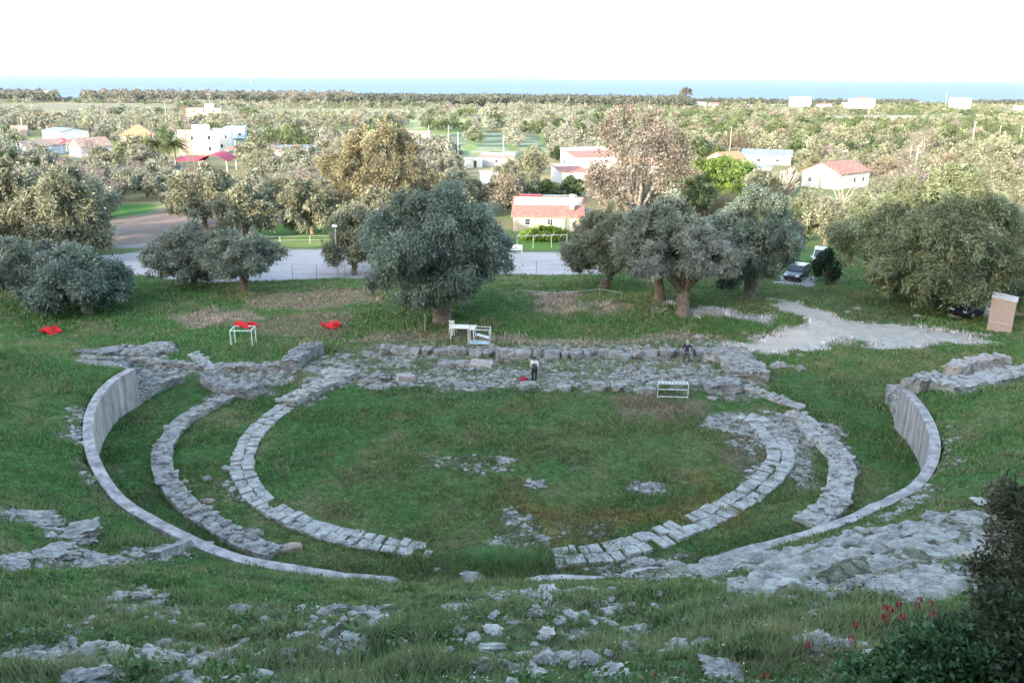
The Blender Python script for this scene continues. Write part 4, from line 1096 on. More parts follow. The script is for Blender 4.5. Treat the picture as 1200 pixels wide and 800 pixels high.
# white gabled house on the right
b = at(970, 219)
house('house', b + Vector((2.2, 2, 0)), R(40), 'white gabled house with a red-brown tiled roof behind the leafless twiggy tree', 'house', 12.0, 8.6, 3.3, 'gable', 1.9, 'plaster', 'tile_red', .35,
      [('left', 0, .1, 1.0, 2.0, 'door', 'wood', 'shutter'), ('left', -2.4, 1.0, 1.0, 1.1), ('front', 0, 1, 1.1, 1.1), ('front', 3.5, 1, 1.1, 1.1)])
b = at(851, 197)
house('house', b, R(35), 'small cream house with an orange gable just behind the flat-topped pine', 'house', 8, 6.5, 2.8, 'gable', 1.5, 'plaster_cream', 'tile_orange', .3, [('left', 0, .9, 1, 1.1), ('front', 0, .9, 1, 1.1)])
b = at(886, 208)
house('shed', b, R(10), 'small grey-walled outbuilding with pale posts left of the white limb pile', 'outhouse', 5, 4.5, 2.6, 'flat', .2, 'plaster_grey', 'roof_grey', .4, [('front', -.8, 0, 1.6, 2.1, 'door', 'white_paint', 'dark_hole')])
b = at(898, 192)
house('barn', b, R(-18), 'long barn with a pale blue-grey sheet roof among the trees right of centre', 'barn', 13, 8, 2.8, 'gable', 1.2, 'plaster_grey', 'roof_grey', .4, [('front', -2, .8, 1.2, 1.0), ('front', 3, .8, 1.2, 1.0)])
# left hamlet
b = at(164, 172)
house('house', b, R(18), 'cream house with an orange hipped roof behind the palms', 'house', 10.5, 10.0, 4.2, 'hip', 3.3, 'plaster_cream', 'tile_orange', .5, [('front', -2.5, 1.2, 1.1, 1.4), ('front', 2.2, 1.2, 1.1, 1.4)])
b = at(234, 180)
house('apartment_house', b, R(28), 'cream flat-roofed block of two storeys right of the lattice mast', 'apartment house', 10.5, 9.0, 6.2, 'flat', .3, 'plaster_cream', 'concrete_pale', .1,
      [('front', -2.5, 4.3, 1.0, 1.3), ('front', 2.5, 4.3, 1.0, 1.3), ('front', 2.5, 1.0, 1.0, 1.3), ('left', 1.5, 4.2, 1, 1.3)], parapet=True)
MB().box((1.2, 1.0, 7.4), (4.6, 4.2, 2.2)).build('stair_tower', M['plaster'], bpy.data.objects['apartment_house'])
b = at(255, 177)
house('apartment_house', b + Vector((1.0, 3, 0)), R(12), 'narrow white flat-roofed block beside the cream two-storey one', 'apartment house', 6.0, 8, 6.6, 'flat', .3, 'plaster', 'concrete_pale', .15,
      [('front', -1.4, 4.0, .9, 1.3), ('front', 1.4, 4.0, .9, 1.3), ('front', 0, 1.0, .9, 1.3)])
b = at(270, 174)
r_ = house('apartment_house', b + Vector((1, 4, 0)), R(12), 'balconied block in painted blue shade at the right end of the flat-roofed row', 'apartment house', 6.5, 8, 6.8, 'flat', .3, 'plaster_blue_shade', 'plaster_blue_shade', .2,
      [('front', -1.8, 4.0, .9, 2.0, 'door', 'white_paint', 'dark_hole'), ('front', 1.6, 4.0, 1.1, 1.2), ('front', 1.6, 1.0, 1.1, 1.2)])
MB().box((0, -4.8, 3.4), (6.2, 1.5, .15)).build('balcony', M['plaster'], r_)
b = at(78, 166)
r_ = house('warehouse', b, R(-38), 'white-fronted warehouse with a grey sheet-clad side on the left', 'warehouse', 15, 10.5, 4.2, 'gable', 1.0, 'plaster', 'roof_grey', .1, [('left', -2, .0, 2.5, 2.8, 'door', 'galv', 'roof_grey')])
MB().box((0, -5.28, 1.8), (14.9, .06, 4.6)).build('cladding', M['roof_grey'], r_)
for i, (u, v, w_, mt, lab) in enumerate([(40, 182, 6.4, 'plaster_lilac', 'pale blue gabled cottage, left one of the touching pair'), (57, 180, 6.0, 'plaster_lilac', 'pale blue gabled cottage with two small windows, right of its twin')]):
    b = at(u, v)
    house('cottage', b, R(60 - 10 * i), lab, 'cottage', 8, w_, 2.8, 'gable', 1.6, mt, 'tile_brown', .3, [('left', -1.3, 1.1, .7, 1.1), ('left', 1.3, 1.1, .7, 1.1)])
b = at(107, 182)
house('cottage', b, R(48), 'grey-walled cottage with a brown tiled gable right of the red canopy', 'cottage', 9, 8, 3.0, 'gable', 2.2, 'plaster_grey', 'tile_brown', .35, [('front', 0, 1, 1, 1.2), ('left', 0, 1, .9, 1.2)])
b = at(18, 160)
house('cottage', b, R(20), 'brown-roofed cottage near the left edge with a white gate post', 'cottage', 10, 7, 2.8, 'gable', 1.6, 'plaster_pink', 'tile_brown', .35, [('front', 0, 1, 1, 1.2)])
# red canopies
def canopy(u, v, w, d, h, rz, label, mat, arch=0.0, sag=0.0):
    q = at(u, v); root = empty('canopy', q, rz, label, 'canopy'); mb = MB(); n = 10
    V = []; 
    for i in range(n + 1):
        f = i / n; z = h + arch * math.sin(f * math.pi)
        for j in range(5):
            g_ = j / 4; V.append((-w / 2 + w * f, -d / 2 + d * g_, z - sag * math.sin(g_ * math.pi) + (g_ - .5) * .5))
    V2 = [(a, b_, c - .08) for a, b_, c in V]; o = len(V); fs = []
    for i in range(n):
        for j in range(4):
            a = i * 5 + j; fs.append((a, a + 5, a + 6, a + 1)); fs.append((a + o + 1, a + o + 6, a + o + 5, a + o))
    for i in range(n):
        a = i * 5; fs.append((a, a + o, a + 5 + o, a + 5)); a += 4; fs.append((a, a + 5, a + 5 + o, a + o))
    for j in range(4):
        fs.append((j, j + 1, j + 1 + o, j + o)); a = n * 5 + j; fs.append((a, a + o, a + 1 + o, a + 1))
    mb.add(V + V2, fs).build('roof', M[mat], root)
    for sx in (-1, 1):
        for sy in (-1, 1): MB().tube([(sx * (w / 2 - .3), sy * (d / 2 - .3), -.3), (sx * (w / 2 - .3), sy * (d / 2 - .3), h - .1)], .09, 6).build('post', M['white_paint'], root)
    BUILT.append((q.x, q.y, w * .6 + 1)); LOWCLEAR.add((round(q.x, 2), round(q.y, 2))); return root
canopy(226, 200, 7.0, 6.5, 2.8, R(8), 'crimson sheet canopy, the left and larger of the two beside each other', 'red_sheet', .2)
canopy(256, 200, 7.5, 6.0, 2.8, R(-6), 'arched crimson canopy with white rims, right of the flat crimson one', 'red_sheet', 1.4)
canopy(277, 188, 5.5, 5.0, 3.2, R(10), 'small dull red canopy with white posts in front of the blue-shaded block', 'tile_red', .3)
canopy(70, 178, 4.0, 4.0, 3.4, R(12), 'bright red canopy beside the pale blue cottages, left of its twin', 'red_net', .6)
canopy(84, 180, 4.5, 4.0, 3.2, R(-8), 'bright red canopy with white legs beside the pale blue cottages, right of its twin', 'red_net', .8)
# brown roofs and huts in the middle of the plain
b = at(583, 194); house('shed', b, R(-5), 'long low shed with a pinkish brown roof below the striped green crops', 'outhouse', 9, 5, 2.2, 'shed', .9, 'plaster_grey', 'tile_brown', .3, [('front', 0, .8, 1, 1)])
b = at(554, 196); house('shed', b, R(20), 'small white shed left of the long brown-roofed one', 'outhouse', 4, 4, 2.2, 'flat', .2, 'plaster', 'plaster_grey', .2, [('front', 0, 0, .9, 1.9, 'door', 'wood', 'dark_hole')])
b = at(492, 163); house('shed', b, R(0), 'low white shed with a brown roof above the golden oak', 'outhouse', 9, 5, 2.4, 'gable', 1.1, 'plaster', 'tile_brown', .3, [('front', 0, 0, 1.2, 1.9, 'door', 'wood', 'dark_hole')])
b = at(345, 182); house('shed', b, R(8), 'low dark-roofed shed among the olives left of the golden oak', 'outhouse', 13, 6, 2.3, 'gable', .8, 'plaster_grey', 'roof_grey', .3, [('front', 0, 0, 1.2, 1.9, 'door', 'wood', 'dark_hole')])
b = at(573, 214); house('hut', b, R(15), 'tiny pale hut with a green door beyond the huge weeping olive', 'hut', 3.5, 3, 2.3, 'flat', .2, 'plaster_lilac', 'plaster_grey', .2, [('front', .4, 0, .9, 1.9, 'door', 'shutter', 'shutter')])
b = at(240, 137); house('villa', b, R(15), 'pinkish villa with a rooftop room beyond the lattice mast', 'villa', 26, 14, 6.5, 'flat', .3, 'plaster_pink', 'plaster_pink', .4, [('front', -7, 3.5, 1.6, 1.8), ('front', 0, 3.5, 1.6, 1.8), ('front', 7, 3.5, 1.6, 1.8)])
MB().box((4, 1, 8.4), (7, 6, 3.2)).build('roof_room', M['plaster_cream'], bpy.data.objects['villa'])
# white buildings along the coast
COAST = [(52, 118, 30, 16, 13, 'white villa among the coastal trees at the far left'), (730, 124, 20, 14, 5, 'low white house in the coastal wood left of the umbrella pine'), (822, 124, 13, 10, 6.5, 'small white house just right of the umbrella pine'),
         (836, 124, 16, 10, 3.8, 'low pinkish-roofed house right of the small white one'), (879, 123, 15, 10, 5, 'low white house, left of the big square white block'), (911, 123, 28, 14, 4, 'long low white building touching the left of the big square white block'), (937, 125, 31, 20, 17, 'big square white block on the coast with a thin roof slab'),
         (965, 125, 22, 14, 4, 'low white house between the two big white blocks'), (1009, 127, 32, 20, 15, 'stepped white block with a small red roof on the coast'), (1124, 127, 26, 18, 18, 'tall white cube standing alone on the coast at the right'), (1196, 129, 14, 14, 6, 'white house cut by the right edge of the photo')]
for (u, v, w_, d_, h_, lab) in COAST:
    b = at(u, v); w_ *= .85; d_ *= .85; h_ *= .75
    wn_ = [('front', q * w_ / 4, zz, 2.0, 1.6) for q in (-1, 0, 1) for zz in ((1.5,) if h_ < 8 else (2, 6, 10)[:2 if h_ < 15 else 3])]
    r_ = house('seaside_building', b, R(random.uniform(-6, 14)), lab, 'building', w_, d_, h_, 'gable' if h_ < 4.5 else 'flat', 1.6, 'plaster', 'tile_red' if h_ < 4.5 else 'plaster_grey', .5, wn_, keep=w_ * .6 + 6)
    if 'stepped' in lab:
        MB().box((-w_ * .5 - 5, 0, h_ * .3), (10, d_ * .8, h_ * .6)).build('wing', M['plaster'], r_)
        mb = MB(); roof_mesh(mb, 16, 14, h_ + .5, 'hip', 2.6, .4); mb.build('roof', M['tile_red'], r_)
    if 'far left' in lab: MB().box((5, 0, h_ + 2.5), (14, 12, 5)).build('upper_storey', M['plaster'], r_)

# ---------------------------------------------------------------- palms
def palm(loc, seed, label, h=5.0, spread=3.0):
    rs = np.random.default_rng(seed); root = empty('palm_tree', loc, 0, label, 'tree')
    MB().tube([(0, 0, -.2), (.05, 0, h * .5), (0, .05, h)], [.34, .27, .32], 9).build('trunk', M['bark'], root, smooth=True)
    V = []; F = []; Cc = []
    for k in range(120):
        a = rs.uniform(0, 2 * math.pi); el = rs.uniform(-.6, 1.3); d = np.array((math.cos(a), math.sin(a), 0)); L_ = spread * rs.uniform(.75, 1.1)
        c = np.array(random.choice([(.075, .11, .035), (.10, .13, .05), (.17, .155, .07)])) * rs.uniform(.7, 1.3)
        for i in range(14):
            f = (i + 1) / 14; r = L_ * f * math.cos(el * (1 - .5 * f)); z = h + L_ * f * math.sin(el) - f * f * L_ * .55
            q = d * r + np.array((0, 0, z)); sd = np.array((-d[1], d[0], 0))
            for s2 in (-1, 1):
                e = q + sd * s2 * spread * .24 * (1.15 - f) + d * .3 + np.array((0, 0, -.18)); o = len(V)
                V += [q, (q + e) / 2 + d * .15, e, (q + e) / 2 - d * .15]; F.append((o, o + 1, o + 2, o + 3)); Cc += [c] * 4
    link('fronds', npmesh('fronds', np.array(V), np.array(F), M['leaf'], np.array(Cc)), root)
    BUILT.append((loc[0], loc[1], 4)); return root
palm(at(152, 196), 1, 'stocky palm tree with a dense round head, left of the taller palms', 3.6, 3.3)
palm(at(186, 192), 2, 'palm tree with pale fronds in front of the cream two-storey block', 5.2, 3.8)
palm(at(206, 194), 3, 'tall palm tree with long fronds nearest the lattice mast', 5.6, 3.8)

# ---------------------------------------------------------------- groves of the plain
for (u, v, r_k) in ((918, 226, 5.0), (525, 176, 9.0), (578, 174, 9.0), (620, 182, 9.0), (830, 250, 3.0), (1071, 204, 3.0), (985, 246, 5.0)):
    q = gp(u, v); BUILT.append((q.x, q.y, r_k))
NOTREE = [z['poly'] for z in ZONES if z['grass'] == 0 or (z['stone'] is not None and z['stone'] < -.25)]
PROTO = {}
def protos(kind, cols, n, rx, rz, zc, n_clump, per, sig, L, W, nl=10, **kw):
    PROTO[kind] = []
    for i in range(n):
        seed = hash_int(kind) + i * 7
        k = random.uniform(.85, 1.15)
        me, C, Rr = crown_mesh('crown', seed, rx * k, rx / k, rz, zc, nl, n_clump, per, sig, L, W, cols, **kw)
        rs = np.random.default_rng(seed)
        t = trunk_mb(rs, C, .28, 1.5, (0, 0), .08, 6)
        tm = bpy.data.meshes.new('trunk'); tm.from_pydata(t.v, [], t.f); tm.materials.append(M['bark'])
        PROTO[kind].append((me, tm))
protos('olive', OLIVE_WARM, 7, 3.2, 2.3, 3.4, 120, 46, .40, .44, .17)
protos('silver', [(.16, .167, .115), (.205, .208, .155), (.25, .25, .195)], 4, 3.0, 2.2, 3.3, 120, 46, .40, .44, .17)
protos('green', GREENLEAF, 4, 2.9, 2.4, 3.2, 110, 46, .4, .44, .2)
protos('dark', [(.04, .065, .03), (.06, .09, .04)], 3, 2.8, 2.6, 3.3, 110, 46, .38, .44, .2)
protos('bare', PINKISH, 4, 3.2, 2.6, 3.8, 150, 12, .5, .6, .08, inner=.35, droop=-.2)
protos('brown', [(.16, .13, .085), (.21, .17, .12), (.25, .21, .155)], 3, 3.2, 2.6, 3.8, 110, 20, .45, .55, .2, inner=.3)
KIND_OF = {'olive': ('olive_tree', 'olive'), 'silver': ('olive_tree', 'silvery olive'), 'green': ('fruit_tree', 'green-leaved tree'), 'dark': ('evergreen_tree', 'dark evergreen tree'), 'bare': ('bare_tree', 'leafless pinkish tree'), 'brown': ('bare_tree', 'brown-leaved tree')}

spots = []
y = 100.0
rs = np.random.default_rng(77)
while y < 1470:
    gap = 6.2 if y < 260 else (8.0 if y < 520 else 11.5)
    half = .635 * y + 12
    for x in np.arange(-half, half, gap):
        spots.append((x + rs.uniform(-.42, .42) * gap, y + rs.uniform(-.42, .42) * gap))
    y += gap * (1.0 if y < 260 else 1.25 if y < 520 else 1.6)
spots = np.array(spots)
ok = np.ones(len(spots), bool)
for pl in NOTREE:
    ok &= ~inpoly(spots[:, 0], spots[:, 1], pl)
for (bx, by, br) in BUILT:
    d_ = np.hypot(spots[:, 0] - bx, spots[:, 1] - by)
    ok &= d_ > br + 1.6
    # keep the sight line to the features in front free of the nearest crowns
    L_ = math.hypot(bx, by); ux, uy = bx / L_, by / L_
    al = spots[:, 0] * ux + spots[:, 1] * uy; ac = np.abs(-spots[:, 0] * uy + spots[:, 1] * ux)
    if L_ > 100:
        zs = EYE + (hz(bx, by) + (1.5 if (round(bx, 2), round(by, 2)) in LOWCLEAR else 3.5) - EYE) * al / L_
        tz = height(spots[:, 0], spots[:, 1]) + (6.6 if L_ < 500 else 7.5)
        ok &= ~((al < L_) & (tz > zs) & (ac < br * .72))
p1, p2, eu_, ev_ = parcel(spots[:, 0], spots[:, 1])
ok &= ~is_open(p1, spots[:, 1])
ok &= ~((ev_ < .05) & (spots[:, 1] > 200)) | (p2 < .3)
ok &= rs.random(len(spots)) < np.where(spots[:, 1] > 230, .5 + .45 * p2, .80)
# open strip by the car park and the sunny verge
pz = gpoly([(118, 262), (400, 258), (700, 262), (940, 262), (940, 330), (560, 330), (100, 330)])
ok &= ~inpoly(spots[:, 0], spots[:, 1], pz)
ok &= spots[:, 1] > 108 - 12 * (np.abs(spots[:, 0]) > 45)
spots = spots[ok]
kn = parcel(spots[:, 0], spots[:, 1])[0]; kn = .3 + .45 * ((kn * 7.3) % 1.0); kn2 = rs.random(len(spots)); side = spots[:, 0] / (spots[:, 1] * .6)
def kind_at(i):
    r = kn2[i] * .38 + kn[i] * .78 + (.10 if side[i] > .15 else -.02)
    if kn2[i] < .07: return 'bare'
    if kn2[i] < .11: return 'brown'
    if r > .72: return 'green' if kn2[i] < .93 else 'dark'
    return 'silver' if r > .42 and side[i] < .3 else 'olive'
order = np.argsort(np.hypot(spots[:, 0], spots[:, 1]))
count = {}
stuff_pts = []
def zone_name(x, y):
    q = x / y
    a = 'left of the golden oak' if q < -.22 else ('between the golden oak and the half-bare oak' if q < .12 else ('right of the half-bare oak' if q < .30 else 'on the far right'))
    b_ = 'nearer grove' if y < 160 else ('middle grove' if y < 215 else 'farther grove')
    return b_, a
for i in order:
    x, y = spots[i]; k = kind_at(i); nm, txt = KIND_OF[k]
    if count.get(nm, 0) < (230 if nm == 'olive_tree' else 40) and y < 260:
        count[nm] = count.get(nm, 0) + 1
        cm, tm = PROTO[k][rs.integers(len(PROTO[k]))]
        b_, a_ = zone_name(x, y)
        root = empty(nm, (x, y, hz(x, y)), rs.uniform(0, 6.28), '%s in the sunlit %s %s' % (txt, b_, a_), 'tree', '%ss of the %s %s' % (txt, b_, a_))
        s_ = rs.uniform(.68, 1.12) * (1.0 if k not in ('bare',) else 1.1); root.scale = (s_ * rs.uniform(.9, 1.1), s_ * rs.uniform(.9, 1.1), s_ * rs.uniform(.85, 1.15))
        link('crown', cm, root); link('trunk', tm, root)
    else: stuff_pts.append((x, y, k))

def mesh_np(me):
    n = len(me.vertices); V = np.empty(n * 3, np.float32); me.vertices.foreach_get('co', V)
    F = np.empty(len(me.polygons) * 4, np.int32); me.loops.foreach_get('vertex_index', F)
    c = np.empty(n * 4, np.float32); me.attributes['Col'].data.foreach_get('color', c)
    return V.reshape(-1, 3), F.reshape(-1, 4), c.reshape(-1, 4)[:, :3]

def merged(name, pts, table, label_kind='stuff'):
    VV = []; FF = []; CC = []; o = 0
    for (x, y, k, s_, sz) in pts:
        V, F_, c = table[k][rs.integers(len(table[k]))]
        a = rs.uniform(0, 6.28); cs, sn = math.cos(a), math.sin(a)
        W_ = np.stack([(V[:, 0] * cs - V[:, 1] * sn) * s_ + x, (V[:, 0] * sn + V[:, 1] * cs) * s_ + y, V[:, 2] * s_ * sz + hz(x, y)], -1)
        VV.append(W_); FF.append(F_ + o); CC.append(c * rs.uniform(.8, 1.2)); o += len(V)
    me = npmesh(name, np.concatenate(VV), np.concatenate(FF), M['leaf'], np.concatenate(CC))
    return tag(link(name, me), kind='stuff')

COLK = {'olive': OLIVE_WARM, 'silver': [(.16, .167, .115), (.205, .208, .155), (.25, .25, .195)], 'green': GREENLEAF, 'dark': [(.04, .065, .03), (.06, .09, .04)], 'bare': PINKISH, 'brown': [(.16, .13, .085), (.21, .17, .12), (.25, .21, .155)]}
MIDT = {k: [mesh_np(crown_mesh('tmp', 300 + j + hash_int(k), 3.3, 3.3, 2.4, 3.0, 8, 70, 18 if k != 'bare' else 8, .5, .66, .30 if k != 'bare' else .16, c)[0]) for j in range(3)] for k, c in COLK.items()}
FART = {k: [mesh_np(crown_mesh('tmp', 400 + j + hash_int(k), 4.6, 4.6, 3.0, 3.2, 7, 40, 5, .7, 1.6, .8 if k != 'bare' else .35, c)[0]) for j in range(3)] for k, c in COLK.items()}
merged('olive_groves', [(x, y, k, rs.uniform(.8, 1.3), rs.uniform(.85, 1.15)) for x, y, k in stuff_pts if y < 520], MIDT)
merged('distant_groves', [(x, y, k, rs.uniform(.6, 1.15), rs.uniform(.7, 1.0)) for x, y, k in stuff_pts if y >= 520], FART)
# coastal pine wood
PINE = [(.060, .072, .050), (.085, .095, .068), (.11, .118, .085)]
EUC = [(.11, .11, .085), (.15, .145, .115), (.19, .175, .14)]
WOODT = {'pine': [mesh_np(crown_mesh('tmp', 500 + j, 5.5, 5.5, 4.2, 6.5, 8, 42, 4, 1.0, 2.6, 1.5, PINE)[0]) for j in range(4)], 'euc': [mesh_np(crown_mesh('tmp', 520 + j, 4.5, 4.5, 6.0, 7.5, 8, 42, 4, 1.0, 2.6, 1.4, EUC)[0]) for j in range(4)]}
wpt = []
for y in np.arange(1050, 1590, 15):
    for x in np.arange(-1080, 1080, 9.5):
        x2, y2 = x + rs.uniform(-5, 5), y + rs.uniform(-6, 6); q = x2 / y2
        if y2 < (1090 if -.26 < q < .2 else (1330 if q > .2 else 1230)) + 60 * (fbm(np.array([q * 12]), np.array([1.]), 9)[0] - .5): continue
        if y2 < 1400 and y2 > 1180 and rs.random() < .35: continue
        if -.515 < q < -.485 or (.455 < q < .505) or any(math.hypot(x2 - bx, y2 - by) < br for bx, by, br in BUILT if by > 900): continue
        if q > .12 and y2 > 1500 and fbm(np.array([q * 30]), np.array([0.]), 5)[0] < .5: continue
        k = 'euc' if q < -.18 and rs.random() < .6 else 'pine'
        wpt.append((x2, y2, k, rs.uniform(.75, 1.15) * (1.05 if q < .2 else .75), rs.uniform(.8, 1.1)))
merged('coastal_wood', wpt, WOODT)

# ---------------------------------------------------------------- people
def skin_obj(name, joints, edges, mat, parent, sub=2, root=0):
    """joints: {key: (x, y, z, radius)}; a Skin + Subdivision surface over the skeleton"""
    keys = list(joints); me = bpy.data.meshes.new(name)
    me.from_pydata([joints[k][:3] for k in keys], [(keys.index(a), keys.index(b_)) for a, b_ in edges], [])
    me.materials.append(mat)
    o = link(name, me, parent)
    o.modifiers.new('skin', 'SKIN').use_smooth_shade = True
    sv_ = me.skin_vertices[0].data if me.skin_vertices else None
    if sv_ is None:
        bpy.context.view_layer.objects.active = o
        bpy.ops.object.modifier_remove(modifier='skin'); bpy.ops.object.modifier_add(type='SKIN'); sv_ = me.skin_vertices[0].data
    for k, d in zip(keys, sv_):
        r_ = joints[k][3]; d.radius = r_ if isinstance(r_, tuple) else (r_, r_)
    sv_[root].use_root = True
    ss = o.modifiers.new('sub', 'SUBSURF'); ss.levels = sub; ss.render_levels = sub
    return o

def person(loc, rz, label, look):
    """a standing figure facing its own -y; look holds clothing and pose"""
    root = empty('person', loc, rz, label, 'person')
    J = {}; E_ = []
    s = look['stance']                       # half distance of the feet
    J['pelvis'] = (0, 0, .93, (.135, .105)); J['waist'] = (0, .005, 1.06, (.125, .095)); J['chest'] = (0, .01, 1.27, (.155, .11)); J['upper'] = (0, .015, 1.39, (.13, .09))
    J['neck'] = (0, .0, 1.49, (.052, .052)); J['jaw'] = (look['turn'] * .01, -.022, 1.565, (.062, .068)); J['head'] = (look['turn'] * .01, -.008, 1.645, (.076, .092)); J['crown'] = (look['turn'] * .01, 0, 1.70, (.06, .07)); J['nose'] = (look['turn'] * .02, -.115, 1.605, (.012, .014))
    E_ += [('pelvis', 'waist'), ('waist', 'chest'), ('chest', 'upper'), ('upper', 'neck'), ('neck', 'jaw'), ('jaw', 'head'), ('head', 'crown'), ('head', 'nose')]
    legs = {}
    for sd, q in (('l', 1), ('r', -1)):
        st = look['step'] * q
        J[sd + 'hip'] = (q * .09, .0, .87, (.088, .092)); J[sd + 'knee'] = (q * (.09 + s) * .62 + q * .035, st * .5 - .02, .48, (.056, .058)); J[sd + 'ankle'] = (q * (.06 + s), st, .085, (.036, .04)); J[sd + 'toe'] = (q * (.07 + s), st - .17, .035, (.036, .026))
        E_ += [('pelvis', sd + 'hip'), (sd + 'hip', sd + 'knee'), (sd + 'knee', sd + 'ankle'), (sd + 'ankle', sd + 'toe')]
        J[sd + 'sho'] = (q * .175, .015, 1.41, (.058, .058)); ex, ey, ez = look['elbow']; hx_, hy_, hz_ = look['hand']
        J[sd + 'elb'] = (q * ex, ey, ez, (.042, .042)); J[sd + 'wri'] = (q * hx_, hy_, hz_, (.027, .024))
        d = (Vector((q * hx_, hy_, hz_)) - Vector((q * ex, ey, ez))).normalized()
        p_ = Vector((q * hx_, hy_, hz_)) + d * .075; J[sd + 'palm'] = (*p_, (.034, .018))
        E_ += [('upper', sd + 'sho'), (sd + 'sho', sd + 'elb'), (sd + 'elb', sd + 'wri'), (sd + 'wri', sd + 'palm')]
        side = d.cross(Vector((q, 0, 0))).normalized()
        for k, (off, ln) in enumerate(((-.028, .07), (-.010, .08), (.009, .075), (.026, .06))):
            a = p_ + side * off + d * .03; b2 = a + d * ln * .55; c2 = b2 + d * ln * .4 + Vector((-q * .018, 0, 0))
            J['%sf%da' % (sd, k)] = (*a, .0095); J['%sf%db' % (sd, k)] = (*b2, .0085); J['%sf%dc' % (sd, k)] = (*c2, .007)
            E_ += [(sd + 'palm', '%sf%da' % (sd, k)), ('%sf%da' % (sd, k), '%sf%db' % (sd, k)), ('%sf%db' % (sd, k), '%sf%dc' % (sd, k))]
        t1 = Vector(J[sd + 'wri'][:3]) + d * .03 - side * .03; t2 = t1 + d * .035 - side * .018
        J[sd + 'ta'] = (*t1, .011); J[sd + 'tb'] = (*t2, .009); E_ += [(sd + 'wri', sd + 'ta'), (sd + 'ta', sd + 'tb')]
    skin_obj('body', J, E_, M['skin'], root)
    def grow(keys, k, dz=0): return {q: (J[q][0], J[q][1], J[q][2] + dz, tuple(r_ + k for r_ in (J[q][3] if isinstance(J[q][3], tuple) else (J[q][3],) * 2))) for q in keys}
    leg = ['pelvis', 'lhip', 'lknee', 'lankle', 'rhip', 'rknee', 'rankle']
    skin_obj('trousers', grow(leg, .022), [e for e in E_ if e[0] in leg and e[1] in leg], look['trousers'], root)
    for sd in 'lr':
        g_ = grow([sd + 'ankle', sd + 'toe'], .016); g_[sd + 'ankle'] = (*J[sd + 'ankle'][:2], .06, (.045, .048))
        skin_obj('shoe', g_, [(sd + 'ankle', sd + 'toe')], M['shoe'], root)
    top = ['pelvis', 'waist', 'chest', 'upper', 'lsho', 'lelb', 'lwri', 'rsho', 'relb', 'rwri']
    g_ = grow(top, .020)
    for sd in 'lr':      # cuffs end short of the hand
        a, b2 = Vector(J[sd + 'elb'][:3]), Vector(J[sd + 'wri'][:3]); c2 = a.lerp(b2, .88); g_[sd + 'wri'] = (*c2, (.04, .038))
    g_['pelvis'] = (0, 0, .84 if look['long'] else .97, (.185, .145)); g_['chest'] = (0, .01, 1.27, (.19, .14))
    skin_obj('jacket' if not look['vest'] else 'shirt', g_, [e for e in E_ if e[0] in top and e[1] in top], look['top'], root)
    if look['vest']:
        vk = ['pelvis', 'waist', 'chest', 'upper']; g_ = grow(vk, .040); g_['pelvis'] = (0, 0, .86, (.185, .145)); g_['upper'] = (0, .02, 1.40, (.165, .115))
        skin_obj('vest', g_, [e for e in E_ if e[0] in vk and e[1] in vk], look['vest'], root)
    h = {'a': (J['head'][0], .022, 1.655, (.085, .085)), 'b': (J['head'][0], .004, 1.715, (.075, .083)), 'c': (J['head'][0], .05, 1.58, (.055, .045))}
    skin_obj('hair', h, [('b', 'a'), ('a', 'c')], look['hair'], root)
    for q in (-1, 1):
        MB().box((J['head'][0] + q * .03, -.092, 1.635), (.022, .012, .012)).build('eye', M['denim_black'], root)
    return root

q = gp(626, 447)
person(q, R(172), 'person seen from behind in white sleeves, long dark vest and black trousers', dict(stance=.045, step=.0, turn=0, elbow=(.235, .0, 1.14), hand=(.20, -.10, .92), trousers=M['denim_black'], top=M['white_cloth'], vest=M['mauve'], hair=M['hair_dark'], long=True))
q = gp(804, 426)
person(q, R(-28), 'light-haired person in a dark jacket and brown trousers standing with feet apart on the stage', dict(stance=.11, step=.09, turn=-1, elbow=(.33, .07, 1.14), hand=(.245, -.02, .95), trousers=M['mauve'], top=M['navy'], vest=None, hair=M['hair_grey'], long=True))
# bag on the ground
q = gp(613, 449); root = empty('backpack', q, R(15), 'dark red backpack lying on the stones beside the person in the vest', 'bag')
V_, F_ = rock_mesh_data(4, .95, 3, .10, .5)
link('body', npmesh('body', V_ * np.array((.36, .26, .30)) + np.array((0, 0, .22)), F_, M['bag_red'], smooth=True), root)
V_, F_ = rock_mesh_data(5, .8, 2, .10, .5)
link('pocket', npmesh('pocket', V_ * np.array((.22, .09, .17)) + np.array((0, -.26, .18)), F_, M['denim_black'], smooth=True), root)
MB().tube([(-.14, .05, .46), (-.08, .03, .56), (.08, .03, .56), (.14, .05, .46)], .018, 6).build('handle', M['denim_black'], root)

# ---------------------------------------------------------------- things standing in the grass
def net_heap(u, v, w, h, seed, label, dz=0):
    q = gp(u, v, dz); rs2 = np.random.default_rng(seed); nx_, ny_ = 22, 9; V = []; F = []
    for j in range(ny_):
        for i in range(nx_):
            f, g_ = i / (nx_ - 1), j / (ny_ - 1)
            fold = .5 + .5 * math.sin(f * 9 + seed) * math.sin(f * 4.1 + g_ * 3 + seed * 2)
            V.append((w * (f - .5) + .05 * math.sin(g_ * 7 + i), .30 * math.sin(g_ * 4 + f * 8) * (1 - .3 * g_), h * g_ * (.45 + .55 * fold) + .03 * rs2.normal()))
    for j in range(ny_ - 1):
        for i in range(nx_ - 1):
            a = j * nx_ + i; F.append((a, a + 1, a + nx_ + 1, a + nx_))
    o = link('plastic_net', npmesh('plastic_net', np.array(V), np.array(F), M['red_net']), None, q + Vector((0, 0, dz)))
    wf = o.modifiers.new('mesh', 'WIREFRAME'); wf.thickness = .075; wf.use_replace = True
    return tag(o, label, 'safety netting', 'red plastic netting left in the grass')
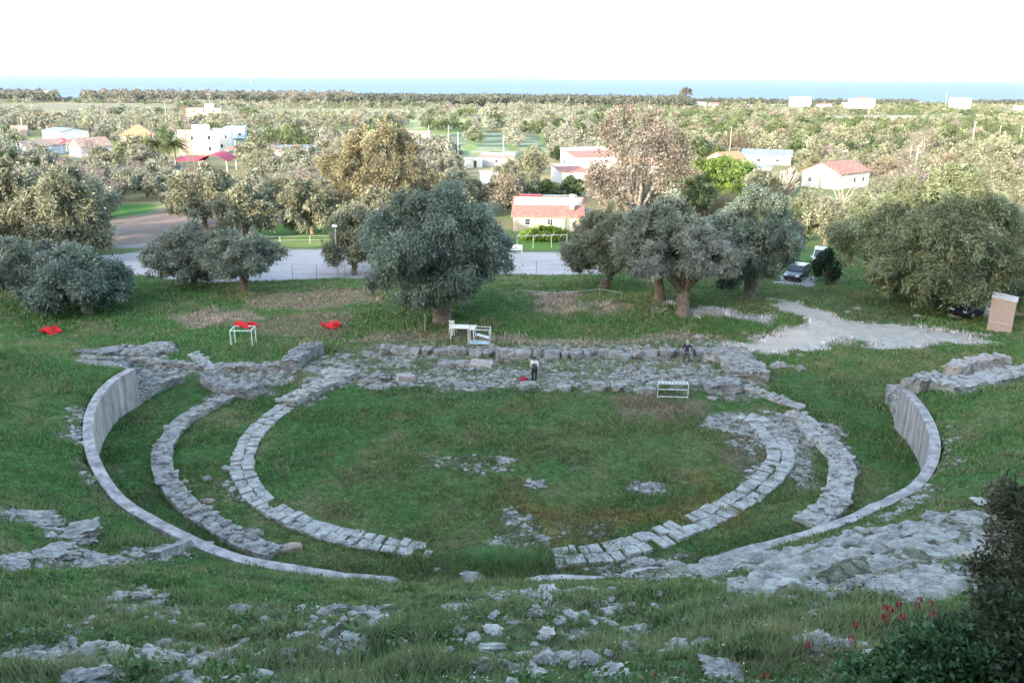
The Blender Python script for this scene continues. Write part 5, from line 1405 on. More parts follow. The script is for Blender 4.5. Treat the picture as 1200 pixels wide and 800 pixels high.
net_heap(60, 391, 1.7, .75, 1, 'crumpled red plastic netting in the grass at the far left')
net_heap(388, 384, 1.5, .65, 2, 'folded red plastic netting hung upright in the grass left of the weeping olive')
q = gp(286, 405); FQ = q
root = empty('steel_table_frame', q, R(4), 'pale green steel table frame without a top in the grass', 'metal frame')
w_, d_, h_ = 1.55, 1.25, 1.35
mb = MB()
for sx in (-1, 1): mb.box((sx * w_ / 2, 0, h_), (.06, d_ + .06, .06))
for sy in (-1, 1): mb.box((0, sy * d_ / 2, h_), (w_ - .06, .06, .058))
mb.build('top_rail', M['green_steel'], root)
for sx in (-1, 1):
    for sy in (-1, 1): MB().box((sx * w_ / 2, sy * d_ / 2, h_ / 2 - .13), (.06, .06, h_ + .2)).build('leg', M['green_steel'], root)
o = net_heap(287, 391, 1.75, .55, 3, 'bunched red plastic netting behind and above the pale green steel frame')
o.location = FQ + Vector((0, .75, 1.25))

# white table, chair and steel frame by the huge olive
q = gp(543, 396)
root = empty('table', q, R(-8), 'white plastic table in the shade at the foot of the huge olive', 'table')
MB().chamfer((0, 0, .93), (1.95, .95, .06), .02).build('tabletop', M['white_paint'], root)
for sx in (-1, 1):
    for sy in (-1, 1): MB().tube([(sx * .86, sy * .38, .9), (sx * .93, sy * .42, -.05)], [.045, .035], 8).build('leg', M['white_paint'], root)
for k in range(3): MB().box((-.9, 0, .25 + .22 * k), (.04, .76, .045)).build('rung', M['white_paint'], root)
q = gp(531, 391)
root = empty('plastic_chair', q, R(160), 'white plastic armchair behind the left end of the white table', 'chair')
MB().chamfer((0, 0, .46), (.48, .46, .04), .012).build('seat', M['white_paint'], root)
mb = MB()
for k in range(5): mb.box((-.18 + .09 * k, .24 + .02 * 1, .80), (.05, .025, .58))
mb.box((0, .262, 1.11), (.50, .03, .08)); mb.box((0, .26, .52), (.46, .03, .06)); mb.build('backrest', M['white_paint'], root)
for sx in (-1, 1):
    MB().tube([(sx * .26, .24, .72), (sx * .27, -.2, .68), (sx * .26, -.24, .46)], .02, 6).build('armrest', M['white_paint'], root)
    for sy in (-1, 1): MB().tube([(sx * .21, sy * .2, .46), (sx * .25, sy * .25, -.03)], [.025, .02], 6).build('leg', M['white_paint'], root)
q = gp(562, 403)
root = empty('bed_frame', q, R(-6), 'white open steel frame with a pale blue panel below, right of the white table', 'metal frame')
mb = MB()
for z_ in (1.25, 1.0): mb.box((0, .45, z_), (1.55, .045, .045)).box((.8, 0, z_), (.045, .9, .045))
mb.box((0, -.45, 1.25), (1.55, .05, .05)); mb.build('rail', M['white_steel'], root)
for sx, sy in ((-1, -1), (1, -1), (1, 1), (-1, 1)): MB().box((sx * .8, sy * .45, .6), (.065, .065, 1.4)).build('leg', M['white_steel'], root)
MB().box((0, -.02, .14), (1.45, .8, .05)).build('shelf', M['blue_tarp'], root)
MB().box((.25, .1, .62), (.95, .55, .04), mat=Matrix.Rotation(R(14), 4, 'Y')).build('shelf', M['white_steel'], root)
q = gp(498, 388); o = MB().tube([(0, 0, -.2), (.02, 0, .75), (-.02, 0, 1.45)], [.05, .045, .035], 7).build('stake', M['wood'], None, q); tag(o, 'thin wooden stake in the grass left of the huge olive trunk', 'stake')

# pale steel barrier at the edge of the orchestra
q = gp(788, 467)
root = empty('barrier', q, R(-3), 'white steel barrier with two crossbars and a toothed top rail at the orchestra edge', 'barrier')
for sx in (-1, 1): MB().box((sx * .96, 0, .48), (.05, .05, 1.1)).build('post', M['white_steel'], root)
for z_ in (.62, .12): MB().box((0, 0, z_), (1.86, .04, .06)).build('rail', M['white_steel'], root)
mb = MB(); mb.box((0, .35, 1.0), (1.98, .05, .06))
for k in range(9): mb.box((-.88 + k * .22, .17, 1.0), (.07, .30, .045))
mb.box((0, 0, 1.0), (1.86, .055, .05)); mb.build('top_rail', M['white_steel'], root)

# meter box built of terracotta blocks
q = gp(1171, 386)
root = empty('block_box', q, R(-32), 'tall box built of terracotta blocks with a pale sloping concrete cap beside the track', 'masonry box')
mb = MB(); w_, d_ = 1.75, 1.5
mb.add([(-w_/2, -d_/2, -.4), (w_/2, -d_/2, -.4), (w_/2, d_/2, -.4), (-w_/2, d_/2, -.4), (-w_/2, -d_/2, 2.75), (w_/2, -d_/2, 2.55), (w_/2, d_/2, 2.6), (-w_/2, d_/2, 2.85)], [(3, 2, 1, 0), (4, 5, 6, 7), (0, 1, 5, 4), (1, 2, 6, 5), (2, 3, 7, 6), (3, 0, 4, 7)])
mb.build('wall', M['blocks'], root)
mb = MB(); e_ = .06
mb.add([(-w_/2-e_, -d_/2-e_, 2.755), (w_/2+e_, -d_/2-e_, 2.555), (w_/2+e_, d_/2+e_, 2.605), (-w_/2-e_, d_/2+e_, 2.855), (-w_/2-e_, -d_/2-e_, 2.84), (w_/2+e_, -d_/2-e_, 2.64), (w_/2+e_, d_/2+e_, 2.69), (-w_/2-e_, d_/2+e_, 2.94)], [(3, 2, 1, 0), (4, 5, 6, 7), (0, 1, 5, 4), (1, 2, 6, 5), (2, 3, 7, 6), (3, 0, 4, 7)])
mb.build('cap', M['concrete_pale'], root)
MB().box((-.1, -d_/2 - .015, .75), (1.3, .03, .05)).build('ledge', M['concrete_pale'], root)
V_, F_ = rock_mesh_data(31, .8, 3, .25, 0); q = gp(1154, 371)
o = link('sack', npmesh('sack', V_ * np.array((.48, .4, .75)) + np.array((0, 0, .4)), F_, M['white_paint'], smooth=True), None, q); tag(o, 'crumpled white sack hanging low beside the block-built box', 'sack')
# fallen timber by the box
q = gp(1190, 375); o = MB().tube([(-1.2, .3, .35), (1.6, -.1, .5)], [.14, .12], 8).build('log', M['bark'], None, q); tag(o, 'short fallen log in the grass right of the block-built box', 'log')

# ---------------------------------------------------------------- vehicles
def car(loc, rz, label, paint, van=False):
    root = empty('parked_van' if van else 'parked_car', loc, rz, label, 'van' if van else 'car')
    L_, W_ = (4.4, 1.75) if van else (4.1, 1.68)
    # side profile of the lower body (x, z); nose towards -x
    low = [(-2.05, .30), (-2.08, .55), (-2.0, .72), (-1.2, .86), (-.95, .92), (1.75, .95), (1.98, .85), (2.05, .5), (2.0, .28)]
    k = L_ / 4.1; low = [(x * k, z) for x, z in low]
    if van: low = [(x, z * 1.12) for x, z in low]
    def loft(prof, w0, w1, z0, z1):
        vs = []
        for sy in (-1, 1):
            for x, z in prof: vs.append((x, sy * (w0 + (w1 - w0) * (z - z0) / (z1 - z0)) / 2, z))
        n = len(prof); fs = [tuple(range(n)), tuple(reversed(range(n, 2 * n)))]
        for i in range(n): fs.append((i, i + n, (i + 1) % n + n, (i + 1) % n))
        return vs, fs
    v_, f_ = loft(low, W_, W_ * .97, .3, .95); body = MB().add(v_, f_).build('body', paint, root, bevel=.05)
    top_z = 1.95 if van else 1.45; bz = 1.06 if van else .93
    cab = [(-1.0 * k, bz), (-.35 * k, top_z - .03), (.1, top_z), (1.5 * k, top_z - .03), (1.98 * k if van else 1.85 * k, bz)]
    v_, f_ = loft(cab, W_ * .95, W_ * .80, bz, top_z); MB().add(v_, f_).build('cabin', paint, root, bevel=.04)
    def lerp(a, b2, t): return a + (b2 - a) * t
    for sy in (-1, 1):
        for x0, x1 in ((-.72, .28), (.38, 1.5)):
            vs = []
            for x, t in ((x0, .12), (x1, .12), (x1 - (.12 if x1 > 1 else 0), .85), (x0 + (.38 if x0 < 0 else 0), .85)):
                z = lerp(bz, top_z, t); y = sy * (lerp(W_ * .95, W_ * .80, t) / 2 + .006); vs.append((x * k, y, z))
            o_ = [vs[0], vs[1], vs[2], vs[3]] + [(x, y - sy * .02, z) for x, y, z in vs]
            MB().add(o_, [(0, 1, 2, 3), (7, 6, 5, 4), (0, 4, 5, 1), (1, 5, 6, 2), (2, 6, 7, 3), (3, 7, 4, 0)]).build('window', M['glass'], root)
    def screen(xa, za, xb, zb, off):
        vs = [(xa + off, -W_ * .42, za), (xa + off, W_ * .42, za), (xb + off, W_ * .36, zb), (xb + off, -W_ * .36, zb)]
        vs += [(x - off * .8, y, z) for x, y, z in vs]
        MB().add(vs, [(0, 1, 2, 3), (7, 6, 5, 4), (0, 4, 5, 1), (1, 5, 6, 2), (2, 6, 7, 3), (3, 7, 4, 0)]).build('windscreen', M['glass'], root)
    screen(-.93 * k, bz + .06, -.42 * k, top_z - .08, -.025); screen(1.84 * k, bz + .1, 1.56 * k, top_z - .1, .03)
    for sx in (-1.28 * k, 1.25 * k):
        for sy in (-1, 1):
            wr = empty('wheel', (sx, sy * (W_ / 2 - .09), .30)); wr.parent = root
            MB().tube([(0, -.10, 0), (0, -.085, 0), (0, .085, 0), (0, .10, 0)], [.25, .31, .31, .25], 18).build('tyre', M['tyre'], wr)
            MB().tube([(0, -.108, 0), (0, .108, 0)], .19, 14).build('rim', M['rim'], wr)
    for sy in (-1, 1):
        MB().chamfer((-2.03 * k, sy * .6, .66), (.12, .34, .14), .03).build('headlight', M['lamp_white'], root)
        MB().chamfer((2.0 * k, sy * .66, .74), (.10, .2, .22), .03).build('tail_light', M['lamp_red'], root)
        MB().chamfer((-.72 * k, sy * (W_ / 2 + .08), bz + .06), (.1, .2, .13), .02).build('mirror', paint, root)
    MB().box((-2.06 * k, 0, .42), (.1, W_ * .92, .16)).build('bumper', M['tyre'], root)
    MB().box((2.04 * k, 0, .42), (.1, W_ * .92, .16)).build('bumper', M['tyre'], root)
    return root
q = gp(1140, 369); car(q, R(28), 'dark blue car parked in the shade under the very broad olive, beside the block-built box', M['car_paint'])
q = gp(1112, 359); car(q + Vector((-1.2, 3.2, 0)), R(70), 'dark car mostly hidden behind the stems of the very broad olive', M['car_black'])
q = gp(934, 326); car(q, R(55), 'dark car parked between the tall bluish olive and the very broad olive', M['car_black'])
q = gp(946, 318); car(q + Vector((2.9, 4.5, -.3)), R(70), 'white-roofed van parked behind the dark car between the olives', M['white_steel'], True)

# ---------------------------------------------------------------- fences, posts, lamps
def post_fence(name, label, cat, pts, gap, h, mat, wires=3, r=.03, wire_mat=None, wr_=.006):
    ps = resample([Vector((a.x, a.y, 0)) for a in pts], gap); root = empty(name, (ps[0].x, ps[0].y, hz(ps[0].x, ps[0].y)), 0, label, cat)
    o0 = root.location; top = []
    for q in ps:
        g_ = Vector((q.x, q.y, hz(q.x, q.y))) - o0
        MB().tube([g_ + Vector((0, 0, -.2)), g_ + Vector((0, 0, h))], r, 6).build('post', M[mat], root); top.append(g_)
    for k in range(wires):
        z_ = h * (k + 1) / (wires + .05)
        MB().tube([g_ + Vector((r + .004, -r - .004, z_)) for g_ in top], wr_, 4).build('wire', M[wire_mat or mat], root)
    return root
post_fence('wire_fence', 'thin wire fence with dark posts along the near edge of the car park', 'fence', [gp(343, 326), gp(390, 326), gp(445, 325), gp(500, 324)], 2.6, 1.4, 'dark_steel', 3, .022)
post_fence('wire_fence', 'thin wire fence with dark posts along the car park, seen right of the huge olive', 'fence', [gp(600, 322), gp(640, 321), gp(690, 320)], 2.6, 1.4, 'dark_steel', 3, .022)
post_fence('guard_rail', 'low galvanised rail with short posts in the grass beyond the car park', 'guard rail', [gp(298, 286), gp(340, 286), gp(393, 285)], 4.0, 1.0, 'galv', 2, .04, None, .018)
post_fence('garden_trellis', 'row of pale posts and wires for vines before the long red-roofed house', 'trellis', [gp(607, 272), gp(640, 272), gp(662, 272)], 1.9, 2.2, 'wood', 3, .05, None, .02)
root = post_fence('pergola', 'low pergola of pale bent poles beside the car park in front of the long house', 'pergola', [gp(606, 292), gp(635, 291), gp(664, 290)], 2.4, 1.7, 'wood_pale', 1, .06, None, .045)
for k in range(6): MB().tube([(k * 1.05, -.4, 1.62), (k * 1.05 + .4, 1.3, 1.75 + .1 * math.sin(k * 2))], .04, 5).build('cross_pole', M['wood_pale'], root)
post_fence('white_tape', 'white tape strung low across the lawn behind the stage', 'tape', [gp(604, 348), gp(650, 352), gp(712, 347), gp(728, 352)], 4.5, .7, 'wood_pale', 1, .02, 'white_paint', .012)
post_fence('field_fence', 'pale wire fence by a gate on the far right of the plain', 'fence', [gp(1140, 184), gp(1170, 184), gp(1198, 184)], 5, 1.8, 'concrete_pale', 2, .09, None, .04)
q = gp(605, 297); root = empty('bench', q, R(4), 'small white bench at the edge of the car park below the vine trellis', 'bench')
MB().box((0, 0, .48), (1.5, .4, .06)).build('seat', M['white_paint'], root); MB().box((0, .22, .8), (1.5, .05, .4)).build('backrest', M['white_paint'], root)
for sx in (-1, 1): MB().box((sx * .65, 0, .2), (.07, .38, .5)).build('leg', M['white_paint'], root)

def lamp_post(u, v, h, label, mat='galv', head=True):
    q = gp(u, v); root = empty('lamp_post', q, 0, label, 'lamp post')
    MB().tube([(0, 0, -.3), (0, 0, h)], [.075, .05], 8).build('pole', M[mat], root)
    if head:
        MB().chamfer((0, -.1, h + .06), (.55, .35, .2), .05).build('lamp_head', M['white_paint'], root)
    return root
lamp_post(396, 326, 5.3, 'pale lamp post with a boxy white lamp head by the small round olive')
lamp_post(132, 299, 5.4, 'slim dark lamp post on the grass verge of the brown dirt field', 'dark_steel')
def pole(u, v, h, label, arm=True, mat='wood', r=.13, group=None):
    q = gp(u, v); root = empty('utility_pole', q, random.uniform(-.3, .3), label, 'pole', group)
    MB().tube([(0, 0, -.3), (0, 0, h)], [r, r * .7], 7).build('pole', M[mat], root)
    if arm:
        MB().box((0, -.14, h - .5), (1.5, .09, .09)).build('crossarm', M['dark_steel'], root)
        for k in (-.6, 0, .6): MB().tube([(k, -.14, h - .45), (k, -.14, h - .25)], .05, 6).build('insulator', M['white_paint'], root)
    return root
for (u, v, h, lab, ar, mt) in [(1071, 208, 7.5, 'wooden utility pole in front of the slim leafless tree', True, 'wood_pale'), (943, 196, 7, 'wooden utility pole behind the white gabled house', True, 'wood_pale'), (1065, 196, 6, 'thin pole just left of the slim leafless tree', False, 'wood_pale'), (27, 157, 6.5, 'short pale pole left of the grey-sided warehouse', False, 'wood_pale'),
                              (526, 182, 9, 'tall thin pole beside the left striped crop field', False, 'galv'), (537, 196, 9, 'thin pole above the tiny pale hut', False, 'galv'), (503, 182, 9, 'thin pole at the left corner of the striped crop field', False, 'galv'), (590, 195, 8, 'thin pole behind the long brown-roofed shed', False, 'galv'), (761, 238, 8, 'pole at the foot of the half-bare oak', False, 'concrete_pale'), (1138, 175, 10, 'pale pole with a crossarm on the far right plain', True, 'wood_pale'),
                              (1168, 178, 9, 'pale pole without crossarm near the field fence', False, 'wood_pale'), (1193, 178, 9, 'pole by the right edge beyond the field fence', True, 'wood_pale'), (195, 142, 13, 'pole among the groves left of the lattice mast', True, 'concrete_pale'), (1017, 141, 16, 'tall pole in the middle of the far groves', False, 'wood_pale'), (1107, 128, 22, 'tall pole beside the white cube on the coast', False, 'concrete_pale'), (39, 140, 14, 'dark utility pole at the far left edge of the groves', True, 'wood'), (199, 158, 4, 'short white post near the orange hipped roof', False, 'white_paint'), (854, 190, 10, 'bare thin trunk-like pole by the leafless pair on the plain', False, 'wood')]:
    pole(u, v, h, lab, ar, mt)
# lattice mast
q = gp(225, 206); root = empty('lattice_mast', q, R(20), 'tall slender rusty lattice mast in front of the cream two-storey block', 'mast')
hm = 15.5
for sx in (-1, 1):
    for sy in (-1, 1): MB().tube([(sx * .75, sy * .75, -.3), (sx * .32, sy * .32, hm)], .075, 5).build('leg', M['rust'], root)
mb = MB(); n = 12
for k in range(n):
    z0, z1 = hm * k / n, hm * (k + 1) / n; a0 = .75 - .43 * k / n; a1 = .75 - .43 * (k + 1) / n
    for (s0, s1) in (((-1, -1), (1, -1)), ((1, -1), (1, 1)), ((1, 1), (-1, 1)), ((-1, 1), (-1, -1))):
        mb.tube([(s0[0] * a0, s0[1] * a0, z0), (s1[0] * a1, s1[1] * a1, z1)], .04, 4); mb.tube([(s0[0] * a1, s0[1] * a1, z1), (s1[0] * a1, s1[1] * a1, z1)], .035, 4)
mb.build('bracing', M['rust'], root)
for k in range(3): MB().box((0, 0, hm - .4 - k * 1.1), (2.4 - .3 * k, .1, .1)).build('crossarm', M['rust'], root)
# pile of pale cut limbs
q = gp(918, 228); root = empty('limb_pile', q, 0, 'heap of pale sawn limbs and stumps left of the white gabled house', 'log pile'); r2 = random.Random(4)
for k in range(46):
    a = r2.uniform(0, 6.28); e_ = r2.uniform(.5, 1.35); l = r2.uniform(2.2, 5.8); d = Vector((math.cos(a) * math.cos(e_), math.sin(a) * math.cos(e_) * .5, math.sin(e_)))
    st = Vector((r2.uniform(-1.0, 1.0), r2.uniform(-.4, .4), -.1))
    MB().tube([st, st + d * l * .5 + Vector((0, 0, .2)), st + d * l], [r2.uniform(.10, .2), .14, r2.uniform(.08, .26)], 7).build('limb', M['bark_pale'], root, smooth=True)
# dry cane patch
def cane(u0, u1, v, n, h, label, col):
    r = np.random.default_rng(int(u0)); V = []; C_ = []
    qs = [gp(u0 + (u1 - u0) * k / 20, v) for k in range(21)]
    for k in range(n):
        q = qs[r.integers(21)]; x, y = q.x + r.normal() * .6, q.y + r.normal() * 1.0; z = hz(x, y); hh = h * r.uniform(.6, 1.2); lx, ly = r.normal(size=2) * .3; w = .05
        V += [(x - w, y, z), (x + w, y, z), (x + lx, y + ly, z + hh)]; C_ += [np.array(col) * r.uniform(.7, 1.3)] * 3
    o = link('cane_patch', npmesh('cane_patch', np.array(V), np.arange(len(V)).reshape(-1, 3), M['leaf'], np.array(C_)))
    return tag(o, label, 'reeds', None, 'stuff')
cane(808, 858, 252, 1500, 3.6, 'dry golden canes behind the tall grey-green olive', (.24, .195, .115))
# sailing boat far out
rd = ray(294, 97); t_ = (-26 - EYE) / rd[2]; q = Vector((rd[0] * t_, rd[1] * t_, -26))
root = empty('sailing_boat', q, R(20), 'tiny white sailing boat alone on the blue sea', 'boat')
MB().add([(-5, 0, .2), (-3.5, -1.6, 1.6), (4.6, -1.3, 1.5), (5, 0, .3), (4.6, 1.3, 1.5), (-3.5, 1.6, 1.6), (-6.4, 0, 1.9), (0, 0, -.8)], [(6, 1, 2, 4, 5), (7, 3, 2, 1), (7, 1, 6, 0), (7, 0, 6, 5), (7, 5, 4, 3), (3, 4, 2)]).build('hull', M['white_paint'], root)
MB().tube([(0, 0, 1), (0, 0, 22)], .3, 6).build('mast', M['white_paint'], root)
MB().add([(.4, .0, 3), (7, .6, 3.2), (.4, 0, 21.5), (.4, .2, 3), (7, .8, 3.2), (.4, .2, 21.5)], [(0, 1, 2), (5, 4, 3), (0, 3, 4, 1), (1, 4, 5, 2), (2, 5, 3, 0)]).build('sail', M['white_paint'], root)
MB().add([(-.4, 0, 19), (-6, -.4, 2.6), (-.6, .3, 3), (-.4, .2, 19), (-6, -.2, 2.6), (-.6, .5, 3)], [(0, 1, 2), (5, 4, 3), (0, 3, 4, 1), (1, 4, 5, 2), (2, 5, 3, 0)]).build('sail', M['white_paint'], root)

# ---------------------------------------------------------------- shrubs and flowers on the near right
def near_shrub(name, loc, label, cat, seed, r_, h, n, L, W, cols, nl=10, stems=14):
    rs = np.random.default_rng(seed); root = empty(name, loc, 0, label, cat)
    me, C, Rr = crown_mesh('foliage', seed, r_, r_, h * .5, h * .55, nl, n, 40, .10, L, W, cols, -.1, .3, (.3, .5), -h * .5, .62)
    link('foliage', me, root)
    mb = MB()
    for k in range(stems):
        e = Vector(C[k % len(C)]) + Vector(rs.normal(size=3)) * .1; mb.tube([(rs.normal() * .08, rs.normal() * .08, -.1), e * .5 + Vector((0, 0, .1)), e], [.022, .015, .006], 5)
    mb.build('stems', M['bark'], root)
    return root
SH = [(.045, .055, .03), (.075, .075, .042), (.11, .09, .055)]
def near_pt(u, v, dist):
    d = ray(u, v); x, y = d[0] * dist, d[1] * dist; return Vector((x, y, hz(x, y)))
near_shrub('shrub', near_pt(1222, 700, 11.0), 'tall dark brownish shrub cut by the right edge of the photo', 'shrub', 3, .85, 3.1, 620, .085, .03, SH, 16)
near_shrub('shrub', near_pt(1215, 795, 9.6), 'dark shadowy bush in the bottom right corner', 'shrub', 4, .85, 1.5, 380, .085, .04, [(.04, .055, .028), (.06, .08, .038)], 10)
near_shrub('shrub', near_pt(1120, 790, 9.7), 'leafy green bush among the red flowers, left of the shadowy corner bush', 'shrub', 5, .75, .85, 330, .085, .05, [(.035, .075, .028), (.05, .10, .04), (.07, .12, .05)], 10)
near_shrub('shrub', near_pt(1045, 796, 9.4), 'low leafy green bush below the red flowers', 'shrub', 6, .65, .5, 240, .08, .05, [(.04, .085, .03), (.06, .11, .04)], 8)
near_shrub('shrub', near_pt(965, 798, 9.2), 'low spreading green bush at the bottom edge, leftmost of the flowering clump', 'shrub', 7, .55, .36, 180, .075, .045, [(.045, .09, .03), (.065, .12, .045)], 8)

FLOWERS = [((1090, 770), [(1077, 704), (1075, 712), (1090, 709), (1092, 722)], 'red-flowered plant with the tallest flower spikes, on the right of the clump'), ((1050, 775), [(1037, 714), (1043, 717), (1053, 710)], 'red-flowered plant with three heads just left of the tallest spikes'), ((1062, 785), [(1057, 726), (1037, 726), (1076, 745)], 'red-flowered plant with widely spaced heads below the tallest spikes'),
           ((1002, 790), [(1002, 735), (997, 751)], 'red-flowered plant with two heads, one above the other'), ((948, 798), [(946, 758)], 'red-flowered plant with one bright pinkish head, leftmost of the clump'), ((1046, 799), [(1050, 762), (1041, 764), (995, 772)], 'red-flowered plant with low heads near the bottom edge'),
           ((766, 799), [(765, 793)], 'single red flower at the bottom edge below the pale rocks'), ((799, 799), [(798, 798)], 'dark red flower cut by the bottom edge, right of the single red one'), ((905, 799), [(897, 797)], 'dark red flower near the bottom edge, between the rocks and the flowering clump')]
for k, (b_, heads, lab) in enumerate(FLOWERS):
    q = gp(b_[0], min(b_[1], 799))
    root = empty('flowering_plant', q, 0, lab, 'flower', 'red flowers on the slope'); r = np.random.default_rng(k)
    dist = math.hypot(q.x, q.y)
    for (u, v) in heads:
        d = ray(u, v); t_ = math.hypot(q.x, q.y) / math.hypot(d[0], d[1]) * r.uniform(.985, 1.01); h_ = Vector((d[0] * t_, d[1] * t_, EYE + d[2] * t_)) - q
        if h_.z < .12: h_.z = .12
        MB().tube([(h_.x * .3, h_.y * .3, -.03), (h_.x * .7, h_.y * .7, h_.z * .55), tuple(h_)], [.006, .005, .004], 5).build('stem', M['shutter'], root)
        n = 60; t2 = r.random(n); a = r.uniform(0, 6.28, n); rr = .024 * (1.15 - .6 * t2)
        P = np.stack([h_.x + np.cos(a) * rr, h_.y + np.sin(a) * rr, h_.z - .012 + t2 * .085], -1); out = unit(np.stack([np.cos(a), np.sin(a), .5 + 0 * a], -1))
        V, F_ = leaves(P, out, .030, .018, r, 0, .6); cc = np.array((.30, .012, .045)) * r.uniform(.5, 1.3, (n, 1))
        link('flower_head', npmesh('flower_head', V, F_, M['petal'], np.repeat(cc, 4, 0)), root)
    n = 90; P = r.normal(size=(n, 3)) * np.array((.10, .10, 0)) + np.array((0, 0, .06)); P[:, 2] = r.uniform(.02, .26, n)
    V, F_ = leaves(P, unit(r.normal(size=(n, 3)) + np.array((0, 0, .4))), .055, .032, r, 0, .7); cc = np.array((.05, .10, .035)) * r.uniform(.7, 1.3, (n, 1))
    link('leaves', npmesh('leaves', V, F_, M['leaf'], np.repeat(cc, 4, 0)), root)

